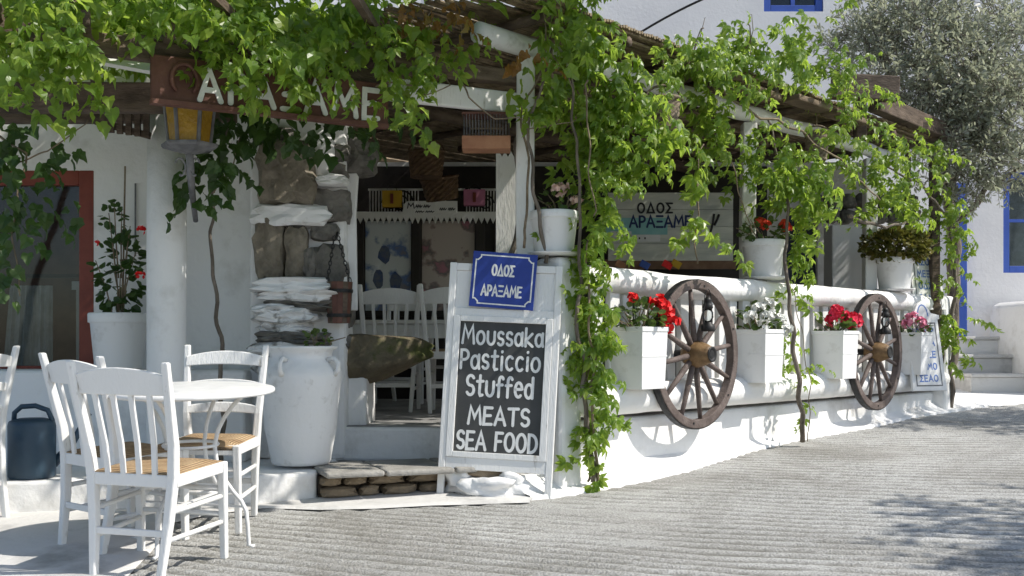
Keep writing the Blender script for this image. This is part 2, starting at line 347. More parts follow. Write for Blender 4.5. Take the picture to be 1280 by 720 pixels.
# ------------------------------------------------------------------ stroke lettering
def arc(cx, cy, rx, ry, a0, a1, n=10):
    return [(cx + rx * math.cos(R(a0 + (a1 - a0) * i / n)), cy + ry * math.sin(R(a0 + (a1 - a0) * i / n))) for i in range(n + 1)]
GL = {
 'M': (.95, [[(0, 0), (.14, 1), (.46, .38), (.80, 1), (.95, 0)]]),
 'E': (.62, [[(.6, 1), (.04, 1), (0, 0), (.6, .02)], [(.03, .52), (.5, .54)]]),
 'A': (.78, [[(0, 0), (.36, 1), (.78, 0)], [(.15, .34), (.64, .34)]]),
 'T': (.74, [[(0, .98), (.74, 1)], [(.37, 1), (.36, 0)]]),
 'S': (.60, [arc(.31, .74, .27, .25, 30, 270, 10) + arc(.31, .255, .28, .245, 90, -150, 10)[1:]]),
 'F': (.58, [[(.58, 1), (.04, 1), (0, 0)], [(.03, .52), (.46, .53)]]),
 'O': (.78, [arc(.39, .5, .38, .5, 90, 450, 20)]),
 'D': (.72, [[(.03, 0), (.03, 1)] + arc(.2, .5, .5, .5, 90, -90, 12) + [(.03, 0)]]),
 'P': (.58, [[(.03, 0), (.03, .98)] + arc(.27, .73, .3, .26, 90, -90, 10) + [(.04, .46)]]),
 'o': (.62, [arc(.31, .36, .30, .36, 90, 450, 18)]),
 'u': (.62, [[(.03, .72), (.03, .3)] + arc(.31, .3, .28, .3, 180, 360, 10) + [(.59, .72)]]),
 's': (.48, [arc(.25, .55, .21, .19, 30, 270, 9) + arc(.25, .18, .22, .18, 90, -150, 9)[1:]]),
 'a': (.60, [arc(.28, .34, .27, .34, 60, 400, 16), [(.57, .74), (.56, .2), (.62, .0)]]),
 'k': (.60, [[(.03, 1.02), (.03, 0)], [(.55, .72), (.06, .32), (.6, 0)]]),
 't': (.46, [[(.22, 1), (.2, .12), (.28, 0), (.44, .03)], [(0, .7), (.46, .72)]]),
 'i': (.16, [[(.08, .7), (.08, 0)], [(.075, .96), (.085, .99)]]),
 'c': (.54, [arc(.30, .36, .28, .36, 50, 310, 14)]),
 'f': (.46, [arc(.32, .8, .17, .2, 30, 180, 6) + [(.15, 0)], [(0, .58), (.42, .6)]]),
 'e': (.58, [[(.05, .40), (.54, .42)] + arc(.3, .38, .27, .36, 8, 310, 14)]),
 'd': (.60, [arc(.28, .34, .27, .34, 60, 400, 16), [(.57, 1.02), (.57, 0)]]),
 'Δ': (.80, [[(0, 0), (.4, 1), (.8, 0), (0, 0)]]),
 'Σ': (.66, [[(.66, 1), (.03, 1), (.4, .52), (0, 0), (.66, 0)]]),
 'Ξ': (.62, [[(0, 1), (.62, 1)], [(.08, .5), (.54, .5)], [(0, 0), (.62, 0)]]),
 '~': (.9, [[(0, .2), (.12, .6), (.22, .15), (.36, .6), (.46, .2), (.6, .62), (.7, .18), (.9, .5)]]),
 ' ': (.40, []),
}
def ribbon(mb, pts, hw, tf, lift):
    P = [Vector(p) for p in pts]
    P = [p for i, p in enumerate(P) if i == 0 or (p - P[i - 1]).length > 1e-6]
    n = len(P)
    if n < 2: return
    closed = (P[0] - P[-1]).length < 1e-4
    d0 = (P[1] - P[0]).normalized(); d1 = (P[-1] - P[-2]).normalized()
    ring = []; L = []; Rr = []
    for i in range(n):
        a = (P[i] - P[i - 1]).normalized() if i > 0 else ((P[0] - P[-2]).normalized() if closed else d0)
        b = (P[i + 1] - P[i]).normalized() if i < n - 1 else ((P[1] - P[0]).normalized() if closed else d1)
        t = a + b
        if t.length < 1e-3: t = a
        t.normalize(); nn = Vector((-t.y, t.x)); k = 1 / max(.45, nn.dot(Vector((-a.y, a.x))))
        L.append(P[i] + nn * hw * k); Rr.append(P[i] - nn * hw * k)
    vs = [tf(p.x, p.y, lift) for p in L] + [tf(p.x, p.y, lift) for p in Rr]
    mb.add(vs, [(i, n + i, n + i + 1, i + 1) for i in range(n - 1)])
    if not closed:
        for c, d, l, r in ((P[0], -d0, L[0], Rr[0]), (P[-1], d1, L[-1], Rr[-1])):
            a0 = math.atan2((l - c).y, (l - c).x); a1 = math.atan2((r - c).y, (r - c).x)
            am = math.atan2(d.y, d.x)
            def un(x): return (x - am + math.pi) % (2 * math.pi) - math.pi
            a0, a1 = un(a0), un(a1)
            pts2 = [c + Vector((math.cos(am + a0 + (a1 - a0) * j / 5), math.sin(am + a0 + (a1 - a0) * j / 5))) * hw for j in range(6)]
            mb.add([tf(p.x, p.y, lift) for p in pts2], [tuple(range(6)) if a0 < a1 else tuple(range(6))[::-1]])
def lettering(string, x0, x1, z0, h, hw, tf, name, m, parent, gap=.22, jit=.0):
    tot = sum(GL[c][0] for c in string) + gap * (len(string) - 1)
    k = (x1 - x0) / tot; x = x0; li = 0
    for c in string:
        wd, st = GL[c]
        if st:
            mb = MB(); dz = random.uniform(-jit, jit) * h
            for s_ in st:
                li += 1
                ribbon(mb, [(x + px * k, z0 + dz + py * h) for px, py in s_], hw, tf, .0004 + .0003 * (li % 4))
            mb.build(name, m, parent)
        x += (wd + gap) * k

# ------------------------------------------------------------------ foliage
def tmpl_grape(seed):
    r_ = random.Random(seed); v = [(0, 0, 0), (0, .36, .0), (0, 1.0, -.26)]; f = []
    half = [(.20, -.10), (.40, .0), (.40, .22), (.46, .42), (.28, .62), (.16, .82)]
    for sgn in (1, -1):
        idx = []
        for x, y in half:
            x *= r_.uniform(.85, 1.12); y += r_.uniform(-.04, .04)
            z = .38 * x - .45 * max(0, y - .25) ** 2 - .25 * max(0, x - .25) + r_.uniform(-.07, .07)
            idx.append(len(v)); v.append((sgn * x, y, z))
        ch = [0] + idx + [2]
        for i in range(len(ch) - 1):
            f.append((1, ch[i], ch[i + 1]) if sgn > 0 else (1, ch[i + 1], ch[i]))
    return np.array(v), f
def tmpl_palm(seed, n=5):
    r_ = random.Random(seed); v = []; f = []
    for i in range(n):
        a = R(-78 + 156 * i / (n - 1) + r_.uniform(-9, 9)); L = (1.0 if i == n // 2 else r_.uniform(.62, .88)) * r_.uniform(.9, 1.05); wd = L * r_.uniform(.21, .28)
        dx, dy = math.sin(a), math.cos(a); dr = r_.uniform(.2, .6)
        def P(u, s_, z): return (dx * u * L + dy * s_ * wd, dy * u * L - dx * s_ * wd, z)
        b = len(v)
        v += [P(0.04, 0, 0), P(.45, 0, -.03), P(1, 0, -dr * L), P(.30, .75, .05), P(.62, .85, -.02), P(.30, -.75, .05), P(.62, -.85, -.02)]
        f += [(b, b + 3, b + 1), (b + 1, b + 3, b + 4), (b + 1, b + 4, b + 2), (b, b + 1, b + 5), (b + 1, b + 6, b + 5), (b + 1, b + 2, b + 6)]
    return np.array(v), f
def tmpl_round(seed):
    r_ = random.Random(seed); v = [(0, .5, -.06)]; f = []
    for i in range(7):
        a = R(-90 + 30 + 300 * i / 6); v.append((.5 * math.cos(a) * r_.uniform(.85, 1.1), .5 + .5 * math.sin(a) * r_.uniform(.85, 1.1), r_.uniform(-.02, .14)))
    for i in range(7): f.append((0, 1 + i, 1 + (i + 1) % 7))
    return np.array(v), f
def tmpl_lance(seed, wd=.15):
    r_ = random.Random(seed); c = r_.uniform(-.12, .12)
    return np.array([(0, 0, 0), (wd, .35, .02), (-wd, .35, .02), (wd * .9, .7, c * .4), (-wd * .9, .7, c * .4), (0, 1, c)]), [(0, 1, 2), (1, 3, 4, 2), (3, 5, 4)]
TG = [tmpl_grape(i) for i in range(3)]; TP = [tmpl_palm(i) for i in range(3)]; TRD = [tmpl_round(i) for i in range(3)]; TL = [tmpl_lance(i) for i in range(3)]

def basis(tip, nrm):
    y = Vector(tip).normalized(); z = Vector(nrm); z = z - y * z.dot(y)
    if z.length < 1e-4: z = y.orthogonal()
    z.normalize(); x = y.cross(z); return Matrix((x, y, z)).transposed()
def rv(s=1.0): return Vector((random.gauss(0, s), random.gauss(0, s), random.gauss(0, s)))
class Leaves:
    def __init__(s): s.items = []      # (template idx, pos, 3x3, size)
    def one(s, p, tip, nrm, size, t): s.items.append((t, Vector(p), basis(tip, nrm), size))
    def sprig(s, p, d, n, step, size, nt, out=Vector((.25, -.6, .55)), hang=.75):
        p = Vector(p) + Vector((0, 0, n * step * .42)); d = Vector(d).normalized(); side = 1
        for i in range(n):
            d = (d + Vector((0, 0, -.10)) + rv(.12)).normalized(); p = p + d * step
            q = d.cross(Vector((0, 0, 1)));
            if q.length < .05: q = Vector((random.uniform(-1, 1), random.uniform(-1, 1), 0))
            q.normalize(); side = -side
            tip = (q * side * .55 + Vector((0, 0, -hang)) + d * .35 + rv(.28) + out * .25).normalized()
            s.one(p + q * side * size * .25, tip, out + rv(.45), size * random.choice((random.uniform(.4, .75), random.uniform(.7, 1.0), random.uniform(.85, 1.2))), random.randrange(nt))
    def joined(s, items, T, name, m, parent):
        if not items: return None
        off = parent.location if parent else Vector(); V = []; Fc = []; n = 0
        for t, p, b, sz in items:
            tv, tf = T[t]; vv = tv @ np.array(b).T * sz + np.array(p - off)
            V.append(vv); Fc += [tuple(i + n for i in f) for f in tf]; n += len(tv)
        me = bpy.data.meshes.new(name); me.from_pydata(np.concatenate(V).tolist(), [], Fc); me.update(); me.materials.append(m)
        return link(name, me, parent, kind='stuff')
    def build(s, T, m, parent, nmax=300, name='leaf', rest='foliage'):
        its = s.items
        def key(it):
            p = it[1]; px = HX + F * p.x / p.y; py = HY - F * (p.z - CZ) / p.y
            vis = -30 < px < 1310 and -40 < py < 760
            return (0 if vis else 1, p.y - it[3] * 2.5)
        order = sorted(range(len(its)), key=lambda i: key(its[i]))
        front = [its[i] for i in order[:nmax]]; back = [its[i] for i in order[nmax:]]
        mes = []
        for tv, tf in T:
            me = bpy.data.meshes.new(name); me.from_pydata(tv.tolist(), [], tf); me.update(); me.materials.append(m); mes.append(me)
        for t, p, b, sz in front:
            o = link(name, mes[t], parent)
            o.matrix_basis = Matrix.Translation(p - parent.location) @ (b.to_4x4() @ Matrix.Scale(sz, 4))
        s.joined(back, T, rest, m, parent)

def wloc(o):
    v = Vector()
    while o: v = v + o.location; o = o.parent
    return v
def wb(mb, name, m, parent=None, **k):        # MB given in world coordinates, parent unrotated
    if parent:
        d = wloc(parent); mb.v = [tuple(Vector(v) - d) for v in mb.v]
    return mb.build(name, m, parent, **k)

# ================================================================== SETTING
def road():
    def groove(x, y):
        g = -.34 * x + .042 * x * x - .0016 * x ** 3
        ph = (y - g + .07 * noise.noise((x * .9, y * .9, 0)) + .03 * noise.noise((x * 3.5, y * 3.5, 5))) / .115
        s_ = math.sin(2 * math.pi * ph); a = max(.0006, .0055 + .0055 * noise.noise((x * .8, y * .9, 8)) + .0055 * noise.noise((x * 2.3, y * 6, 1)) + .003 * noise.noise((x * 9, y * 9, 6)))
        return a * (.6 * s_ if s_ > -.3 else s_ * 2.6) + .005 * noise.noise((x * 1.3, y * 1.3, 2)) + .002 * noise.noise((x * 13, y * 13, 4))
    xs = list(np.arange(-40, -3.2, 2.2)) + list(np.arange(-3.2, 6.2, .065)) + list(np.arange(6.2, 60, 2.5))
    ys = list(np.arange(-30, 4.1, 1.5)) + list(np.arange(4.1, 13.2, .021)) + list(np.arange(13.2, 90, 3.5))
    V = []; D = []; nx = len(xs)
    for y in ys:
        for x in xs:
            fine = -3.2 <= x < 6.2 and 4.1 <= y < 13.2
            h = groove(x, y) if fine else 0; V.append((x, y, gz(x, y) + h)); D.append(max(0, min(1, (-h - .0012) / .011)))  # deeper grooves get a darker colour: dirt plus painted-in groove shade
    Fc = [(j * nx + i, j * nx + i + 1, (j + 1) * nx + i + 1, (j + 1) * nx + i) for j in range(len(ys) - 1) for i in range(nx - 1)]
    me = bpy.data.meshes.new('road'); me.from_pydata(V, [], Fc); me.update(); me.materials.append(M['road'])
    me.polygons.foreach_set('use_smooth', [True] * len(me.polygons))
    at_ = me.attributes.new('dirt_shade', 'FLOAT', 'POINT'); at_.data.foreach_set('value', np.array(D, dtype=np.float32))
    struct(link('road', me))
road()

STEP = [(-6.5, 4.95), (-2.84, 5.9), (-1.4, 6.22), (-.46, 6.72), (.35, 6.95)]   # front line of the low step
def patio():
    edge = [G(662, 629), G(600, 631), G(540, 633), G(470, 637), G(400, 638), G(330, 636), G(262, 644), G(215, 655), G(190, 690), G(163, 718), G(120, 760), G(60, 830), G(-300, 900)]
    pts = [(p.x, p.y) for p in edge]; n = 26; mb = MB(); vs = []
    back = [(.30, 7.0), (.05, 6.95), (-.3, 6.85), (-.62, 6.7), (-1.05, 6.5), (-1.35, 6.3), (-1.75, 6.2), (-2.0, 6.13), (-2.2, 6.08), (-2.5, 6.0), (-3.0, 5.9), (-3.5, 5.8), (-6.5, 5.05)]
    for (a, b) in zip(pts, back):
        for i in range(n + 1):
            u = i / n; x = a[0] + (b[0] - a[0]) * u; y = a[1] + (b[1] - a[1]) * u
            vs.append((x, y, gz(x, y) + .016 + .003 * noise.noise((x * 3, y * 3, 0)) - (.012 if i == 0 else 0)))
    fs = [(j * (n + 1) + i, (j + 1) * (n + 1) + i, (j + 1) * (n + 1) + i + 1, j * (n + 1) + i + 1) for j in range(len(pts) - 1) for i in range(n)]
    mb.add(vs, [f[::-1] for f in fs]); struct(mb.build('patio', M['patio'], smooth=True))
patio()
def skirt():
    px = [(664, 625), (690, 623), (755, 612), (810, 602), (860, 590), (900, 577), (940, 565), (990, 553), (1040, 544), (1090, 535), (1140, 523), (1180, 517), (1215, 512)]
    out = [G(*p) for p in px]; dense = []
    for i in range(len(out) - 1):
        for k in range(8): dense.append(out[i].lerp(out[i + 1], k / 8))
    dense.append(out[-1]); vs = []; K = 9
    for p in dense:
        rel = p - W0; t = rel.dot(WD)
        q = wall(max(t, -1.75), -.03) if t > -1.75 else wall(-1.75, -.03) + Vector((t + 1.75, (t + 1.75) * .35, 0))
        for k in range(K):
            u = (0, .05, .16, .3, .45, .6, .75, .88, 1)[k]; s_ = p.lerp(Vector((q.x, q.y, 0)), u); x, y = s_.x, s_.y
            h = .024 + .10 * u ** 2.2 + .016 * noise.noise((x * 4, y * 4, 1)) * min(1, 3 * u) + .006 * noise.noise((x * 11, y * 11, 1))
            vs.append((x, y, gz(x, y) + (h if k else -.02)))
    fs = [(j * K + i, (j + 1) * K + i, (j + 1) * K + i + 1, j * K + i + 1) for j in range(len(dense) - 1) for i in range(K - 1)]
    mb = MB().add(vs, fs); struct(mb.build('kerb', M['plaster'], smooth=True))
skirt()
# white ramp beyond the terrace, towards the stairs
mb = MB(); pr = [G(1150, 521), G(1190, 514), G(1225, 510), G(1300, 503), G(1420, 495)]
vs = []
for i, p in enumerate(pr):
    q = Vector((4.6 + i * .75, 12.75, 0))
    for k in range(7):
        s_ = p.lerp(q, k / 6); vs.append((s_.x, s_.y, gz(s_.x, s_.y) + (.02 + .05 * (k / 6) if k else -.01) + .008 * noise.noise((s_.x * 3, s_.y * 3, 2))))
mb.add(vs, [(j * 7 + i, (j + 1) * 7 + i, (j + 1) * 7 + i + 1, j * 7 + i + 1) for j in range(4) for i in range(6)])
struct(mb.build('pavement', M['plaster'], smooth=True))

# low step in front of the taverna, terrace floor
mb = MB(); top = .485
fr = STEP[:3]; poly = [(x, y) for x, y in fr] + [(-1.17, 6.35), (-1.17, 7.25), (-1.4, 7.4), (-6.5, 7.4)]
mb.prism(poly, (0, 0, .02), (1, 0, 0), (0, 1, 0), (0, 0, 1), top - .02)
struct(mb.build('plinth', M['plaster'], bevel=.02, seg=3))
mb = MB(); b = [(-1.55, 7.18), (.2, 7.02)] + [(wall(t, -.12).x, wall(t, -.12).y) for t in (-1.5, 4.75)] + [(3.6, 13.3), (-1.55, 13.3)]
mb.prism(b, (0, 0, .1), (1, 0, 0), (0, 1, 0), (0, 0, 1), .60)
struct(mb.build('terrace_floor', M['floor_in'], bevel=.015))
mb = MB(); mb.box((-.66, 7.115, .58), (1.75, .09, .228), Matrix.Rotation(math.atan2(-.16, 1.75), 3, 'Z'))
struct(mb.build('step_riser', M['plaster'], bevel=.02))

# stone step (treads and courses of stones)
st = empty('stone_step', 'low step of brown stone courses in front of the terrace entrance', 'step', (-.9, 6.5, .3))
a = Vector((-1.16, 6.36, 0)); c = Vector((.30, 6.93, 0)); d = (c - a).normalized(); nn = Vector((d.y, -d.x, 0)); Ls = (c - a).length
mb = MB(); mb.prism([(a.x, a.y), (c.x, c.y), (.2, 7.07), (-1.16, 7.2)], (0, 0, .1), (1, 0, 0), (0, 1, 0), (0, 0, 1), .36)
wb(mb, 'core', M['soil'], st)
for row, (z0, z1) in enumerate([(.24, .33), (.333, .40), (.403, .462)]):
    x = 0; i = 0
    while x < Ls - .02:
        wd = min(random.uniform(.12, .30), Ls - x); p = a + d * (x + wd / 2) + nn * (.012 + random.uniform(0, .02)); p.z = (z0 + z1) / 2
        mb = MB().box(p, (wd - .015, .12, z1 - z0 - .008), Matrix.Rotation(math.atan2(d.y, d.x), 3, 'Z'))
        rock('stone', p, (wd * 1.02, .15, (z1 - z0) * 1.12), M['step_stone'], st, i * 3 + row * 17, (0, random.uniform(-.03, .03), math.atan2(d.y, d.x)), sub=2, rough=.16, boxy=.95, sm=False); x += wd; i += 1
x = 0
while x < Ls - .02:
    wd = min(random.uniform(.3, .5), Ls - x); p = a + d * (x + wd / 2); q = p - nn * .27
    mb = MB(); cc = p.lerp(q, .5) + nn * .07; cc.z = .488 + random.uniform(-.004, .004)
    mb.box(cc, (wd - .012, .60, .034), Matrix.Rotation(math.atan2(d.y, d.x), 3, 'Z')); wb(mb, 'tread', M['tread'], st, bevel=.012); x += wd

# ------------------------------------------------------------------ buildings
def hole_wall(mb, o, ux, un, x0, x1, z0, z1, holes, th):
    """wall sheet in (ux, z), th thick away from un, with rectangular holes"""
    o, ux, un = Vector(o), Vector(ux), Vector(un)
    xs = sorted({x0, x1} | {h[0] for h in holes} | {h[1] for h in holes}); zs = sorted({z0, z1} | {h[2] for h in holes} | {h[3] for h in holes})
    for i in range(len(xs) - 1):
        for j in range(len(zs) - 1):
            cx, cz = (xs[i] + xs[i + 1]) / 2, (zs[j] + zs[j + 1]) / 2
            if any(h[0] < cx < h[1] and h[2] < cz < h[3] for h in holes): continue
            A = [o + ux * x + Vector((0, 0, z)) for x, z in ((xs[i], zs[j]), (xs[i + 1], zs[j]), (xs[i + 1], zs[j + 1]), (xs[i], zs[j + 1]))]
            mb.add(A, [(0, 1, 2, 3)])
    for h in holes:
        q = [(h[0], h[2]), (h[1], h[2]), (h[1], h[3]), (h[0], h[3])]
        A = [o + ux * x + Vector((0, 0, z)) for x, z in q]; B = [p - un * th for p in A]
        mb.add(A + B, [(k, 4 + k, 4 + (k + 1) % 4, (k + 1) % 4) for k in range(4)])
def window(parent, x0, x1, z0, z1, y, m, fw=.09, mid=True, cross=True):
    f = MB()
    for c_, s_ in (((x0 + fw / 2, z0 / 2 + z1 / 2), (fw, z1 - z0)), ((x1 - fw / 2, z0 / 2 + z1 / 2), (fw, z1 - z0)), ((x0 / 2 + x1 / 2, z0 + fw / 2), (x1 - x0 - 2 * fw, fw)), ((x0 / 2 + x1 / 2, z1 - fw / 2), (x1 - x0 - 2 * fw, fw))):
        f.box((c_[0], y, c_[1]), (s_[0], .07, s_[1]))
    w_ = wb(f, 'window', m, parent, bevel=.006)
    if mid:
        wb(MB().box(((x0 + x1) / 2, y, (z0 + z1) / 2), (.05, .05, z1 - z0 - 2 * fw)), 'mullion', m, w_)
    if cross:
        wb(MB().box(((x0 + x1) / 2, y - .003, z0 + (z1 - z0) * .52), (x1 - x0 - 2 * fw, .045, .04)), 'glazing_bar', m, w_)
    wb(MB().box(((x0 + x1) / 2, y + .012, (z0 + z1) / 2), (x1 - x0 - 2 * fw + .01, .006, z1 - z0 - 2 * fw + .01)), 'pane', M['glass'], w_)
    return w_
# two-storey house behind
YB = 13.6
house = empty('white_house', 'tall white rendered house with blue windows behind the pergola', 'house', (3, YB, .68))
up = (3.22, 3.98, 5.50, 6.7); rt = (6.28, 7.35, 2.16, 3.45); dr = (5.64, 5.80, .9, 3.2)
mb = MB(); hole_wall(mb, (0, YB, 0), (1, 0, 0), (0, -1, 0), -9, 12, -.2, 8.2, [up, rt], .22)
mb.add([(-9, YB, 8.2), (12, YB, 8.2), (12, YB + 6, 8.2), (-9, YB + 6, 8.2), (12, YB, -.2), (12, YB + 6, -.2)], [(0, 1, 2, 3), (1, 4, 5, 2)])
wb(mb, 'wall', M['plaster_fine'], house)
window(house, *up, YB + .06, M['bluewin']); window(house, *rt, YB + .06, M['bluewin'])
wb(MB().box((6.8, YB + .5, 2.8), (1.3, .02, 1.5)), 'curtain', M['cloth'], house)
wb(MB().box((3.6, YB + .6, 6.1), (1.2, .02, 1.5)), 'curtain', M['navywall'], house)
wb(MB().box((5.72, YB - .04, 2.05), (.13, .09, 2.5)), 'door_frame', M['bluewin'], house, bevel=.01)
wb(MB().beam((-.95, YB - .03, 8.1), (-.95, YB - .03, 3.5), .03, .03, (0, 1, 0)), 'corner_bead', M['plaster_fine'], house)
# stairs at the right
stairs = empty('outdoor_stairs', 'short flight of grey and white steps at the blue door', 'stairs', (5.6, 12.6, .65))
for i, (y0, z1) in enumerate([(12.45, .86), (12.82, 1.08), (13.2, 1.30)]):
    s_ = wb(MB().box((5.78, (y0 + 13.58) / 2, (z1 + .45) / 2), (.82 - .01 * i, 13.58 - y0, z1 - .45)), 'step', M['plaster'] if i == 2 else M['patio'], stairs, bevel=.01)
    wb(MB().box((5.78, y0 + .16, z1 + .022), (.84 - .01 * i, .38, .04)), 'tread', M['patio'], s_, bevel=.01)
blk = MB(); blk.prism([(6.02, .4), (9, .4), (9, 1.77), (6.16, 1.77), (6.06, 1.72), (6.03, 1.2)], (0, 12.2, 0), (1, 0, 0), (0, 0, 1), (0, 1, 0), 1.3)
o = blk.build('garden_wall', M['plaster'], bevel=.05, seg=3); tag(o, 'low rounded white wall beside the outdoor stairs', 'wall')

# terrace back building (ground floor)
YT = 11.7
tav = empty('taverna_building', 'shaded ground floor wall of the taverna at the back of the terrace', 'building', (0, YT, .7))
mb = MB(); hole_wall(mb, (0, YT, 0), (1, 0, 0), (0, -1, 0), -4.5, 4.0, .6, 3.25, [(3.02, 3.36, .7, 2.75)], .3)
mb.add([(4.0, YT, .6), (4.0, YT + 1.9, .6), (4.0, YT + 1.9, 3.25), (4.0, YT, 3.25), (-4.5, YT, 3.25), (-4.5, YT + 1.9, 3.25)], [(0, 1, 2, 3), (3, 2, 5, 4)])
wb(mb, 'wall', M['plaster'], tav)
wb(MB().box((3.19, YT + .1, 1.75), (.36, .05, 2.1)), 'door', M['navywall'], tav)
wb(MB().box((.5, YT - .012, 1.95), (4.6, .02, 2.5)), 'shade_panelling', M['darkwood'], tav)  # dark timber sheet, enlarged so its colour deepens the interior shade
# left wing with red window
YL = 7.3
wing = empty('taverna_wing', 'white shaded wall of the taverna wing with rust red window', 'building', (-2.6, YL, .48))
wn = (-4.6, -2.87, 1.0, 2.44)
mb = MB(); hole_wall(mb, (0, YL, 0), (1, 0, 0), (0, -1, 0), -8, -1.72, .4, 3.6, [wn], .25)
mb.add([(-1.72, YL, .4), (-1.72, YL + 5.5, .4), (-1.72, YL + 5.5, 3.6), (-1.72, YL, 3.6), (-8, YL, 3.6), (-8, YL + 5.5, 3.6)], [(0, 1, 2, 3), (3, 2, 5, 4)])
wb(mb, 'wall', M['plaster'], wing)
window(wing, *wn, YL + .03, M['redframe'], .10, True, False)
wb(MB().box((-3.6, YL + .06, 1.72), (1.75, .03, .025)), 'glazing_bar', M['darkwood'], wing)
wb(MB().box((-3.7, YL + 1.6, 1.7), (2.6, .02, 2.0)), 'room_wall', M['redbrown'], wing)
# curtain and slats behind the pane
cu = MB(); vs = []
for i in range(25):
    x = -3.52 + .30 * i / 24; y = YL + .16 + .018 * math.sin(i * 1.7)
    vs += [(x - .05 * (1 - i / 24), y, 1.06), (x, y, 1.66)]
cu.add(vs, [(2 * i, 2 * i + 2, 2 * i + 3, 2 * i + 1) for i in range(24)]); wb(cu, 'curtain', M['cloth'], wing)
for i in range(5): wb(MB().box((-3.12 + .045 * i, YL + .35, 1.36), (.02, .02, .58)), 'slat', M['paintwood'], wing)
wb(MB().box((-3.03, YL + .35, 1.67), (.26, .03, .06)), 'slat', M['paintwood'], wing)
wb(MB().box((-2.36, YL - .012, 2.37), (.07, .02, .12)), 'switch_box', M['yellow'] if False else M['clay_white'], wing, bevel=.005)
wb(MB().tube([(-2.58, YL - .01, 2.35), (-2.58, YL - .012, 1.85)], .006, 6), 'wire', M['greyiron'], wing)
# masonry ledge under the window
o = MB().box((-3.4, 7.08, .78), (3.35, .42, .60)).build('masonry_bench', M['plaster'], bevel=.03, seg=3); tag(o, 'white masonry ledge below the rust red window', 'ledge')
# round column
o = MB().lathe([(.128, .48), (.124, .6), (.120, 1.2), (.122, 1.8), (.118, 2.72)], 24, (-2.18, 6.72, 0), .012).build('round_column', M['plaster'], smooth=True)
tag(o, 'thick round whitewashed column behind the lantern', 'column')

# ------------------------------------------------------------------ stone pillar
pil = empty('stone_pillar', 'pillar of rough brown stones and whitewashed slabs left of the entrance', 'pillar', (-1.38, 7.15, .49))
mb = MB(); mb.box((-1.40, 7.27, 1.65), (.58, .36, 2.35)); wb(mb, 'core', M['plaster'], pil, bevel=.04)
mb = MB(); mb.prism([(-1.74, .49), (-1.60, .49), (-1.605, 1.6), (-1.59, 2.2), (-1.62, 2.8), (-1.74, 2.8)], (0, 7.05, 0), (1, 0, 0), (0, 0, 1), (0, 1, 0), .3)
wb(mb, 'white_edge', M['plaster'], pil, bevel=.02)
def pr(px0, px1, py0, py1, m, seed, Y=7.03, dep=.26, rot=0, **k):
    p = at((px0 + px1) / 2, (py0 + py1) / 2, Y); s_ = Y / F
    return rock('stone', (p.x, Y + .06, p.z), ((px1 - px0) * s_ * 1.13, dep * 1.1, (py1 - py0) * s_ * 1.13), m, pil, seed, (0, rot, 0), sm=False, **k)
pr(323, 394, 176, 256, M['stone'], 1, dep=.34, boxy=.9)
pr(319, 357, 276, 352, M['stone'], 2, boxy=.85); pr(356, 386, 284, 352, M['stone'], 3, boxy=.85); pr(380, 396, 310, 350, M['stone_grey'], 4)
pr(388, 432, 205, 232, M['stone_grey'], 5, 7.1, boxy=.7); pr(386, 438, 236, 280, M['stone_grey'], 6, 7.08, boxy=.7)
pr(388, 424, 278, 302, M['stone_grey'], 7, 7.08); pr(384, 432, 306, 362, M['stone_grey'], 8, 7.08, boxy=.8); pr(392, 440, 360, 410, M['stone_grey'], 33, 7.24, boxy=.8); pr(400, 438, 180, 206, M['stone_grey'], 34, 7.14, boxy=.8)
pr(420, 470, 175, 220, M['stone_grey'], 9, 7.3, dep=.4); pr(330, 372, 160, 182, M['stone_grey'], 31, 7.1)
pr(318, 412, 254, 284, M['clay_white'], 10, 7.04, boxy=.8, rough=.3); pr(396, 434, 218, 232, M['clay_white'], 11, 7.0, boxy=.8)
for i, (x0, x1, y0, y1, m_) in enumerate([(316, 412, 348, 366, 'clay_white'), (322, 420, 362, 378, 'stone_white'), (334, 421, 374, 388, 'stone_grey'), (318, 398, 384, 404, 'stone_white'), (318, 372, 380, 392, 'clay_white'), (326, 388, 402, 418, 'stone_white'), (320, 408, 414, 430, 'stone_grey'), (318, 400, 428, 446, 'stone_white'), (320, 410, 444, 470, 'stone_white'), (320, 410, 468, 500, 'plaster')]):
    pr(x0, x1, y0, y1, M[m_], 12 + i, 6.98 + .015 * (i % 3), dep=.36, rot=random.uniform(-.05, .05), boxy=.8, rough=.35)
# white clay pipe on the pillar and white jagged board
p = at(404, 222, 7.1); o = MB().lathe([(.085, 0), (.088, .1), (.082, .24), (.06, .31), (.0, .33)], 20, p).build('clay_pipe', M['clay_white'], smooth=True); tag(o, 'white domed clay chimney pot on top of the stone pillar', 'pot')
mb = MB(); p0 = at(428, 305, 7.2); sx = 7.2 / F
mb.prism([(0, -.45), (.1, -.45), (.09, .2), (.105, .46), (.07, .52), (.05, .5), (.02, .47), (.012, .2)], p0, (1, 0, 0), (0, 0, 1), (0, 1, 0), .05)
o = mb.build('white_door_jamb', M['plaster'], bevel=.01); tag(o, 'narrow uneven white jamb between stone pillar and dark display', 'jamb')

